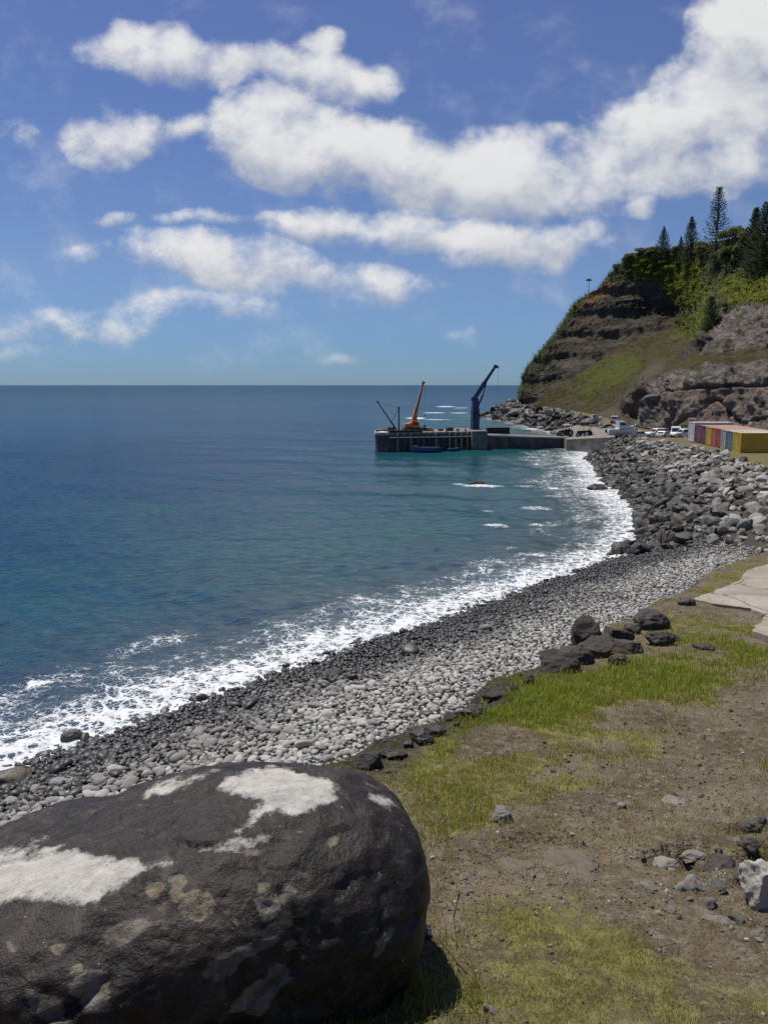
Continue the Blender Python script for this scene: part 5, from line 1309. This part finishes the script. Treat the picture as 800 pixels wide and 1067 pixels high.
for x in (-1.8, -.5, .8): mb.box((x, 0, 1.05), (.28, 1.9, .06))
mb.build('thwart', TANW, t)
mb = MB(); mb.box((1.9, 0, 1.35), (.7, .9, .5), None, .05); mb.build('engine_box', BLUE, t)
lB = on_pier(472.5, 464.5, -1.3)
t = thing('dinghy', 'small dark dinghy against the pier left of the crane block', 'boat', pw((lB[0], -1.4, -.1)), PRZ)
MB().loft(hull_rings(2.5, 1.15, .62)).build('hull', NAVY, t); MB().box((-.1, 0, .55), (.25, .95, .05)).build('thwart', TANW, t)

# ------------------------------------------------------------------ vehicles
def paint(name, col): return simple(name, col, .3, .08, 2, bmp=.03)
CARW, CARG, CARD, CARS = paint('white_car_paint', (.72, .72, .71)), paint('grey_car_paint', (.22, .23, .24)), paint('dark_car_paint', (.035, .04, .05)), paint('silver_car_paint', (.42, .43, .44))
LAMP = simple('lamp_lens', (.6, .6, .55), .15, .1, 4, bmp=0); TAIL = simple('red_lens', (.35, .02, .015), .2, .1, 4, bmp=0)
def vehicle(kind, P, rz, label, m):
    L, Wd, Hh = {'suv': (4.6, 1.85, 1.75), 'ute': (5.1, 1.85, 1.75), 'van': (4.9, 1.9, 2.1), 'car': (4.4, 1.75, 1.42)}[kind]
    t = thing({'ute': 'pickup_truck', 'van': 'parked_van', 'suv': 'parked_car', 'car': 'parked_car'}[kind], label, {'ute': 'pickup', 'van': 'van'}.get(kind, 'car'), P, rz)
    a, z0, zb = L / 2, .32, Hh * .56
    body = {'suv': [(-a, z0), (a, z0), (a + .02, zb - .2), (a - .2, zb), (a - 1.2, zb + .06), (-a, zb + .06)], 'car': [(-a, z0), (a, z0), (a, zb - .15), (a - .2, zb - .02), (a - 1.2, zb + .06), (-a + .5, zb + .06), (-a, zb - .05)],
            'ute': [(-a, z0 + .1), (a, z0), (a, zb - .15), (a - .15, zb), (a - 1.25, zb + .08), (-a, zb + .08)], 'van': [(-a, z0), (a, z0), (a, zb - .35), (a - .5, zb), (-a, zb)]}[kind]
    MB().prism(body, 'y', -Wd / 2, Wd / 2, .06).build('body', m, t)
    cab = {'suv': (-a + .08, a - 1.25, -a + .25, a - 1.95), 'car': (-a + .5, a - 1.25, -a + 1.1, a - 2.0), 'ute': (-a + 1.75, a - 1.3, -a + 1.95, a - 2.0), 'van': (-a + .05, a - .55, -a + .1, a - 1.15)}[kind]
    zr = Hh - .04; zq = zb + .045
    c = MB().prism([(cab[0], zq), (cab[1], zq), (cab[3], zr), (cab[2], zr)], 'y', -Wd * .44, Wd * .44, .05).build('cabin', m, t)
    zl, zh = zq + .08, zr - .14; f = lambda z, i, j: cab[i] + (cab[j] - cab[i]) * (z - zq) / (zr - zq)
    for y in (-1, 1):
        y0, y1 = sorted((y * Wd * .441, y * Wd * .447)); xm = (f(zl, 0, 2) + f(zl, 1, 3)) / 2
        MB().prism([(f(zl, 0, 2) + .12, zl), (xm - .05, zl), (xm - .05, zh), (f(zh, 0, 2) + .12, zh)], 'y', y0, y1).build('window', GLASS_, c)
        MB().prism([(xm + .05, zl), (f(zl, 1, 3) - .12, zl), (f(zh, 1, 3) - .12, zh), (xm + .05, zh)], 'y', y0, y1).build('window', GLASS_, c)
    MB().prism([(f(zl, 1, 3) + .0, zl), (f(zl, 1, 3) + .02, zl), (f(zh, 1, 3) + .02, zh), (f(zh, 1, 3), zh)], 'y', -Wd * .38, Wd * .38).build('windscreen', GLASS_, c)
    MB().prism([(f(zl, 0, 2) - .02, zl), (f(zl, 0, 2), zl), (f(zh, 0, 2), zh), (f(zh, 0, 2) - .02, zh)], 'y', -Wd * .36, Wd * .36).build('rear_window', GLASS_, c)
    if kind == 'ute': MB().box((-a + .9, 0, zb + .1), (1.55, Wd * .86, .06)).build('tray', CARD, t)
    for x in (-L * .30, L * .31):
        for y in (-1, 1): wheel(t, (x, y * (Wd / 2 - .1), .36), .36, .24)
    for y in (-1, 1): MB().box((a + .0, y * Wd * .36, zb - .22), (.06, .32, .16), None, .02).build('headlight', LAMP, t); MB().box((-a, y * Wd * .42, zb - .15), (.05, .16, .28), None, .02).build('tail_light', TAIL, t)
    for x in (-a - .03, a + .03): MB().box((x, 0, z0 + .12), (.1, Wd * .94, .2), None, .03).build('bumper', CARD if kind != 'car' else m, t)
    return t
def park(kind, px, pyb, z, rz, label, m):
    q = PZ(px, pyb, z); q[2] = H1(q[0], q[1]); return vehicle(kind, q, R(rz), label, m)
park('suv', 640.5, 440.5, 3.35, 70, 'white topped car parked at the foot of the pale track', CARW)
park('car', 634, 446.5, 3.0, 10, 'low grey car behind the large white cabin cruiser', CARG)
park('car', 667, 450.5, 3.6, 5, 'low white car just right of the large cabin cruiser', CARW)
park('suv', 684, 448.5, 3.6, 200, 'white four wheel drive parked below the quarry wall', CARW)
park('car', 692.5, 450, 3.65, 40, 'grey car between the white four wheel drive and the white van', CARS)
park('van', 704, 449.5, 3.7, 250, 'white van parked behind the white pickup by the containers', CARW)
park('ute', 713, 451, 3.7, 195, 'white pickup parked at the far end of the containers', CARW)
# truck behind the containers
q = PZ(800, 451.5, 4.0); q[2] = H1(q[0], q[1])
t = thing('truck', 'white truck with dark windscreen standing behind the yellow container', 'truck', q, R(-82))
mb = MB(); mb.box((-1.2, 0, .75), (6.2, .9, .3)); mb.build('chassis', CARD, t)
mb = MB(); mb.prism([(.6, .6), (2.1, .6), (2.15, 1.6), (1.95, 2.75), (.6, 2.8)], 'y', -1.15, 1.15, .08); cb = mb.build('cab', CARW, t)
MB().prism([(2.14, 1.62), (2.17, 1.62), (2.0, 2.5), (1.97, 2.5)], 'y', -1.0, 1.0).build('windscreen', GLASS_, cb)
for y in (-1, 1): MB().prism([(1.0, 1.65), (1.85, 1.65), (1.75, 2.45), (1.0, 2.45)], 'y', y * 1.152, y * 1.158).build('window', GLASS_, cb); MB().box((2.14, y * .85, .95), (.06, .3, .18), None, .02).build('headlight', LAMP, t)
mb = MB(); mb.box((2.12, 0, .55), (.16, 2.3, .3), None, .04); mb.build('bumper', CARD, t)
mb = MB(); mb.box((-2.0, 0, 1.75), (4.7, 2.3, 1.7), None, .04); mb.build('load_body', CARS, t)
for x in (1.35, -2.2, -3.3):
    for y in (-1, 1): wheel(t, (x, y * 1.0, .48), .48, .3)
# two small tractors on the apron
def tractor(P, rz, label, m, canopy):
    t = thing('tractor', label, 'tractor', P, rz)
    mb = MB(); mb.prism([(.1, .7), (1.5, .65), (1.5, 1.15), (.1, 1.3)], 'y', -.33, .33, .05); mb.build('bonnet', m, t)
    mb = MB(); mb.box((-.45, 0, .8), (1.2, .7, .4), None, .05); mb.build('body', m, t)
    mb = MB(); mb.box((-.55, 0, 1.15), (.5, .5, .12), None, .03); mb.box((-.78, 0, 1.4), (.1, .5, .45), None, .03); mb.build('seat', CARD, t)
    for x, rd in ((-.6, .68), (1.15, .42)):
        for y in (-1, 1): wheel(t, (x, y * .72, rd), rd, .34)
    mb = MB()
    for x in (-1.0, .15):
        for y in (-.55, .55): mb.bar((x, y, .95), (x, y, 2.15), .035, n=6)
    mb.build('canopy_post', STEELB, t)
    mb = MB(); mb.box((-.42, 0, 2.2), (1.65, 1.5, .09), None, .03); mb.build('canopy', canopy, t)
    MB().bar((1.0, .2, 1.2), (1.0, .2, 1.9), .035, n=6).build('exhaust', STEELB, t)
for px, py, rz, lab, m_, cn in ((589, 454.5, 200, 'rusty tractor with pale canopy on the apron at the landward end of the pier', RUSTY, PALEC), (609, 455.5, 150, 'tractor with dark canopy on the apron nearest the rubble rocks', BLACKW, BLACKW)):
    q = PZ(px, py, 2.4); tractor((q[0], q[1], max(H1(q[0], q[1]), 2.2) + .22), R(rz), lab, m_, cn)
# double headed light pole at the quarry wall
q = PZ(755.5, 446, 4.1); q[2] = H1(q[0], q[1]); dpx = q[1] / F
t = thing('light_pole', 'tall pole with two dark floodlights in front of the quarry wall', 'light pole', q)
hp = (446 - 412.5) * float(proj(*q)[2]) / F
MB().bar((0, 0, 0), (0, 0, hp), .09, .055, 10).build('pole', CHROME, t); MB().box((0, 0, hp - .1), (1.0, .07, .07)).build('cross_arm', CHROME, t)
for x in (-.42, .32): MB().box((x, -.12, hp + .1), (.42, .26, .36), (R(-25), 0, 0), .04).build('floodlight', STEELB, t)

# ------------------------------------------------------------------ containers
def cpaint(name, c): return simple(name, c, .55, .18, .9, bmp=.12, bd=.01, rust=.70)
CP = {k: cpaint(k + '_container_paint', v) for k, v in dict(yellow=(.52, .33, .022), blue=(.10, .155, .19), grey=(.33, .34, .33), red=(.30, .055, .038), orange=(.42, .11, .045), maroon=(.13, .035, .042), purple=(.17, .06, .085), white=(.62, .61, .57)).items()}
ROOFP = cpaint('faded_pink_roof', (.46, .30, .24)); ROOFC = cpaint('pale_roof', (.52, .47, .40)); 
def corr(p0, p1, depth, pitch, z0, z1, mb, nrm):
    p0 = Vector(p0); p1 = Vector(p1); L = (p1 - p0).length; n = max(3, int(round(L / pitch))); d = (p1 - p0) / n; nrm = Vector(nrm); pr = []
    for i in range(n):
        a = p0 + d * i; pr += [a, a + d * .18 - nrm * 0, a + d * .32 - nrm * depth, a + d * .82 - nrm * depth]
    pr.append(p1)
    lo = [mb.bm.verts.new((q.x, q.y, z0)) for q in pr]; hi = [mb.bm.verts.new((q.x, q.y, z1)) for q in pr]
    for i in range(len(pr) - 1): mb.bm.faces.new((lo[i], lo[i + 1], hi[i + 1], hi[i]))
def container(P, label, col, roof, Hc=2.59, Lc=6.06):
    Wc = 2.44; t = thing('shipping_container', label, 'container', P, 0, 'shipping containers in a row behind the sea wall'); m = CP[col]
    mb = MB(); corr((.1, .04, 0), (Lc - .1, .04, 0), .036, .278, .16, Hc - .12, mb, (0, -1, 0)); corr((.1, Wc - .04, 0), (Lc - .1, Wc - .04, 0), .036, .278, .16, Hc - .12, mb, (0, 1, 0)); corr((Lc - .05, .1, 0), (Lc - .05, Wc - .1, 0), .036, .278, .16, Hc - .12, mb, (1, 0, 0)); mb.build('side_panel', m, t)
    mb = MB()
    for y in (.07, Wc - .07): mb.box((Lc / 2, y, .08), (Lc - .3, .12, .16)); mb.box((Lc / 2, y, Hc - .07), (Lc - .3, .10, .12))
    for x in (.07, Lc - .07): mb.box((x, Wc / 2, .08), (.12, Wc - .3, .16)); mb.box((x, Wc / 2, Hc - .07), (.12, Wc - .3, .12))
    mb.build('frame', m, t)
    for x in (.08, Lc - .08):
        for y in (.08, Wc - .08): MB().box((x, y, Hc / 2), (.16, .16, Hc), None, .012).build('corner_post', m, t)
    mb = MB(); n = 40; z = Hc - .045
    ys = [(.13 + (Lc - .26) * i / n) for i in range(n + 1)]; A = [mb.bm.verts.new((x, .12, z + (.02 if i % 4 < 2 else 0))) for i, x in enumerate(ys)]; B = [mb.bm.verts.new((x, Wc - .12, z + (.02 if i % 4 < 2 else 0))) for i, x in enumerate(ys)]
    for i in range(n): mb.bm.faces.new((A[i], A[i + 1], B[i + 1], B[i]))
    mb.build('roof', roof, t)
    for k in (0, 1):
        y0 = .17 + k * (Wc / 2 - .165); w = Wc / 2 - .18
        d = MB().box((.07, y0 + w / 2, Hc / 2 + .02), (.05, w, Hc - .36), None, .01).build('door', m, t)
        mb = MB()
        for q in (.3, .7): mb.bar((.02, y0 + w * q, .2), (.02, y0 + w * q, Hc - .16), .02, n=6); mb.box((.02, y0 + w * q + .12, 1.1), (.03, .28, .05))
        mb.build('locking_bar', CHROME, d)
ends = [771, 763.3, 758, 752.8, 747.3, 741.6, 736, 731.4]
info = [('yellow', ROOFC, 'nearest yellow container, its long side facing the camera'), ('blue', ROOFC, 'blue grey container next to the nearest yellow one'), ('grey', ROOFC, 'light grey container between the blue grey and the red one'), ('red', ROOFP, 'red container between the light grey and the orange one'),
        ('orange', ROOFP, 'orange container between the red and the far yellow one'), ('yellow', ROOFP, 'far yellow container between the orange and the maroon one'), ('maroon', ROOFP, 'dark maroon container just beyond the far yellow one'), ('purple', ROOFP, 'dull purple container beside the white one')]
for i, (px, (cl_, rf, lab)) in enumerate(zip(ends, info)):
    y = 104 + 2.52 * i; q = PZ(px, 471, 3.75); x = (px - CX) / F * float(proj(0, y, 4.0)[2]); container((x, y, 3.74 + .01 * i), lab, cl_, rf)
y = 124.6; x = (722.6 - CX) / F * float(proj(0, y, 4.0)[2]); container((x, y, 3.85), 'white taller container at the far end of the row', 'white', CP['white'], 2.9)
# spoil heaps behind the containers
for i, (px, py, w, h, lab) in enumerate(((772, 449, 5.5, 1.7, 'reddish heap of spoil behind the containers near the truck'), (742, 448, 3.6, 1.3, 'grey heap of rubble behind the far containers'), (756, 449, 4.0, 1.5, 'low brown heap of spoil below the light pole'))):
    q = PZ(px, py, 4.0); q[2] = H1(q[0], q[1])
    one_rock('spoil_heap', lab, 'heap', (q[0], q[1], q[2]), (w / 2, w / 2.4, h), 900 + i, (.35, .6, .4)[i], BANK_M if i != 1 else ROCK_M, sub=4, cuts=2, rough=.35)

# ------------------------------------------------------------------ sky, clouds, sun, camera
SUN_AZ, SUN_EL = -46.0, 68.0                          # degrees: azimuth from straight ahead (+ = right)
w = bpy.data.worlds.new('World'); S.world = w; w.use_nodes = True
nt = w.node_tree; nt.nodes.clear()
out = nt.nodes.new('ShaderNodeOutputWorld'); bg = nt.nodes.new('ShaderNodeBackground'); nt.links.new(bg.outputs[0], out.inputs[0])
sky = nt.nodes.new('ShaderNodeTexSky'); sky.sky_type = 'NISHITA'; sky.sun_disc = False
sky.sun_elevation = R(SUN_EL); sky.sun_rotation = R(SUN_AZ); sky.altitude = 0; sky.air_density = 1.0; sky.dust_density = .15; sky.ozone_density = 5.0
g = nd(nt, 'TexCoord', out=0); sx_ = nd(nt, 'SeparateXYZ', {0: g}).node
yy = math_(nt, 'MAXIMUM', sx_.outputs[1], .12)
P2 = nd(nt, 'CombineXYZ', {0: math_(nt, 'DIVIDE', sx_.outputs[0], yy), 1: math_(nt, 'DIVIDE', sx_.outputs[2], yy), 2: 0.0})
def sky_uv(px, py):
    a, b, c = ray(px, py); return float(a / b), float(c / b)
CLOUDS = [(170, 55, 80, 26, 0, 1), (120, 44, 26, 18, 0, .9), (255, 62, 60, 22, 0, 1), (325, 72, 80, 24, 12, 1), (380, 84, 34, 14, 15, .9), (335, 42, 26, 14, 0, .9),
          (125, 140, 52, 26, -8, 1), (190, 124, 28, 14, -12, .9), (95, 138, 26, 18, 0, .8),
          (265, 128, 52, 40, 0, 1), (295, 112, 60, 42, 0, 1), (320, 165, 90, 32, 12, 1.1), (390, 162, 80, 42, 8, 1.15), (470, 184, 100, 42, 6, 1.15), (535, 180, 80, 46, 0, 1.15), (600, 190, 84, 32, 0, 1.0), (640, 158, 102, 42, -12, 1.02),
          (700, 142, 100, 48, -18, 1.05), (760, 95, 78, 62, -25, 1.15), (785, 40, 62, 56, 0, 1.1), (740, 178, 78, 28, -10, 1), (582, 134, 24, 11, 0, .9), (860, 90, 110, 90, 0, 1.1), (662, 216, 18, 12, 0, .8),
          (212, 226, 40, 9, 0, .7), (350, 238, 72, 18, 4, .9), (450, 244, 80, 20, 4, .95), (540, 256, 80, 26, -4, 1), (590, 246, 34, 20, 0, .95), (225, 266, 90, 22, 4, .85), (300, 289, 115, 23, 8, .85), (395, 298, 56, 20, 0, .8),
          (195, 318, 70, 15, 0, .42), (75, 336, 100, 20, -6, .42), (290, 318, 70, 14, 0, .42), (120, 228, 26, 9, 0, .6), (20, 137, 18, 20, 0, .42), (473, 298, 16, 10, 0, .5), (10, 368, 26, 8, 0, .4), (370, 374, 30, 6, 0, .35), (100, 258, 30, 10, 0, .35), (85, 5, 30, 10, 0, .4), (512, 342, 60, 8, 0, .25), (445, 374, 20, 5, 0, .25)]
grp = bpy.data.node_groups.new('cloud_mass', 'ShaderNodeTree')
grp.interface.new_socket('P', in_out='INPUT', socket_type='NodeSocketVector'); grp.interface.new_socket('Density', in_out='OUTPUT', socket_type='NodeSocketFloat'); grp.interface.new_socket('Height', in_out='OUTPUT', socket_type='NodeSocketFloat')
gi, go = grp.nodes.new('NodeGroupInput'), grp.nodes.new('NodeGroupOutput')
gp = gi.outputs[0]
wob = nd(grp, 'TexNoise', {'Scale': 9.0, 'Detail': 3.0, 'Vector': gp}, 1)
gq = nd(grp, 'VectorMath', {0: gp, 1: nd(grp, 'VectorMath', {0: nd(grp, 'VectorMath', {0: wob, 1: (.5, .5, .5)}, operation='SUBTRACT'), 1: (.07, .05, 0)}, operation='MULTIPLY')}, operation='ADD')
acc = None
for cx, cy, rx, ry, ang, st in CLOUDS:
    u, v = sky_uv(cx, cy); ux, _q = sky_uv(cx + rx, cy); _q, vy = sky_uv(cx, cy - ry)
    mp = grp.nodes.new('ShaderNodeMapping'); mp.vector_type = 'TEXTURE'; grp.links.new(gq, mp.inputs[0])
    mp.inputs['Location'].default_value = (u, v, 0); mp.inputs['Rotation'].default_value = (0, 0, R(-ang)); mp.inputs['Scale'].default_value = (abs(ux - u), abs(vy - v), 1)
    d2 = nd(grp, 'VectorMath', {0: mp.outputs[0], 1: mp.outputs[0]}, operation='DOT_PRODUCT', out=1)
    f = math_(grp, 'MULTIPLY', math_(grp, 'SUBTRACT', 1.0, math_(grp, 'MULTIPLY', d2, .5), clamp=True), st)
    w_ = math_(grp, 'MULTIPLY', f, f); yl = nd(grp, 'SeparateXYZ', {0: mp.outputs[0]}).node.outputs[1]
    sw = w_ if acc is None else math_(grp, 'ADD', sw, w_); sy_ = math_(grp, 'MULTIPLY', w_, yl) if acc is None else math_(grp, 'MULTIPLY_ADD', w_, yl, sy_)
    acc = f if acc is None else math_(grp, 'SMOOTH_MAX', acc, f, .18)
grp.links.new(acc, go.inputs[0]); grp.links.new(math_(grp, 'DIVIDE', sy_, math_(grp, 'ADD', sw, .02)), go.inputs[1])
gn = nt.nodes.new('ShaderNodeGroup'); gn.node_tree = grp; nt.links.new(P2, gn.inputs[0]); acc = gn.outputs[0]
def billow(vec):
    v = nd(nt, 'VectorMath', {0: vec, 1: (1, 1.2, 1)}, operation='MULTIPLY')
    a_ = nd(nt, 'TexNoise', {'Scale': 11.0, 'Detail': 9.0, 'Roughness': .6, 'Distortion': .08, 'Vector': v})
    b_ = nd(nt, 'TexNoise', {'Scale': 3.6, 'Detail': 3.0, 'Vector': v})
    return math_(nt, 'ADD', math_(nt, 'MULTIPLY', math_(nt, 'SUBTRACT', a_, .5), 3.3), math_(nt, 'MULTIPLY', math_(nt, 'SUBTRACT', b_, .5), .7))
n0 = billow(P2); n9 = billow(nd(nt, 'VectorMath', {0: P2, 1: (-.02, .05, 0)}, operation='ADD'))
d0 = math_(nt, 'MULTIPLY', math_(nt, 'ADD', math_(nt, 'SUBTRACT', acc, .08), math_(nt, 'MULTIPLY', n0, mapr(nt, acc, 1.25, .45, .45, 1.0))), mapr(nt, acc, .0, .30))
alpha = mapr(nt, d0, -.02, 1.0); lit = mapr(nt, math_(nt, 'ADD', math_(nt, 'SUBTRACT', n0, n9), math_(nt, 'MULTIPLY', gn.outputs[1], 1.5)), -1.5, .75)
thick = mapr(nt, d0, .7, 1.5)
CS = 1.0
cc = mixc(nt, lit, (5.6, 6.2, 7.6), (11.6, 11.6, 11.6)); cc = mixc(nt, math_(nt, 'MULTIPLY', thick, .25), cc, (9.0, 9.2, 9.7))
lowf = mapr(nt, sx_.outputs[2], .0, .16)
alpha = math_(nt, 'MULTIPLY', alpha, math_(nt, 'MULTIPLY', mapr(nt, sx_.outputs[2], .005, .05), math_(nt, 'ADD', .82, math_(nt, 'MULTIPLY', lowf, .16))))
alpha = math_(nt, 'MULTIPLY', alpha, mapr(nt, sx_.outputs[1], .1, .25))
air = mixc(nt, mapr(nt, sx_.outputs[2], .0, .16), (.46, .72, 1.19), (.86, .90, 1.13)); air = mixc(nt, mapr(nt, sx_.outputs[2], .14, .50), air, (1.02, .93, 1.20))
col = mixc(nt, alpha, mixc(nt, 1.0, sky.outputs[0], air, 'MULTIPLY'), cc)
put(nt, bg.inputs[0], col); bg.inputs[1].default_value = .07
sun = bpy.data.lights.new('Sun', 'SUN'); sun.energy = 5.0; sun.angle = R(.53); sun.color = (1, .945, .85)
so = bpy.data.objects.new('Sun', sun); COL.objects.link(so)
az, el = R(SUN_AZ), R(SUN_EL); D = Vector((math.sin(az) * math.cos(el), math.cos(az) * math.cos(el), math.sin(el)))
so.rotation_euler = D.to_track_quat('Z', 'Y').to_euler()
cam = bpy.data.cameras.new('Camera'); co = bpy.data.objects.new('Camera', cam); COL.objects.link(co)
cam.sensor_fit = 'HORIZONTAL'; cam.sensor_width = 36; cam.lens = 36 * F / 800; cam.clip_start = .05; cam.clip_end = 100000
co.location = (0, 0, CAMZ); co.rotation_euler = (R(90) - PITCH, 0, 0); S.camera = co
S.view_settings.view_transform = 'Standard'; S.view_settings.look = 'None'; S.view_settings.exposure = 0; S.view_settings.gamma = 1
S.cycles.max_bounces = 6; S.cycles.diffuse_bounces = 2; S.cycles.glossy_bounces = 3; S.cycles.transmission_bounces = 3; S.cycles.use_denoising = True
S.cycles.caustics_reflective = False; S.cycles.caustics_refractive = False
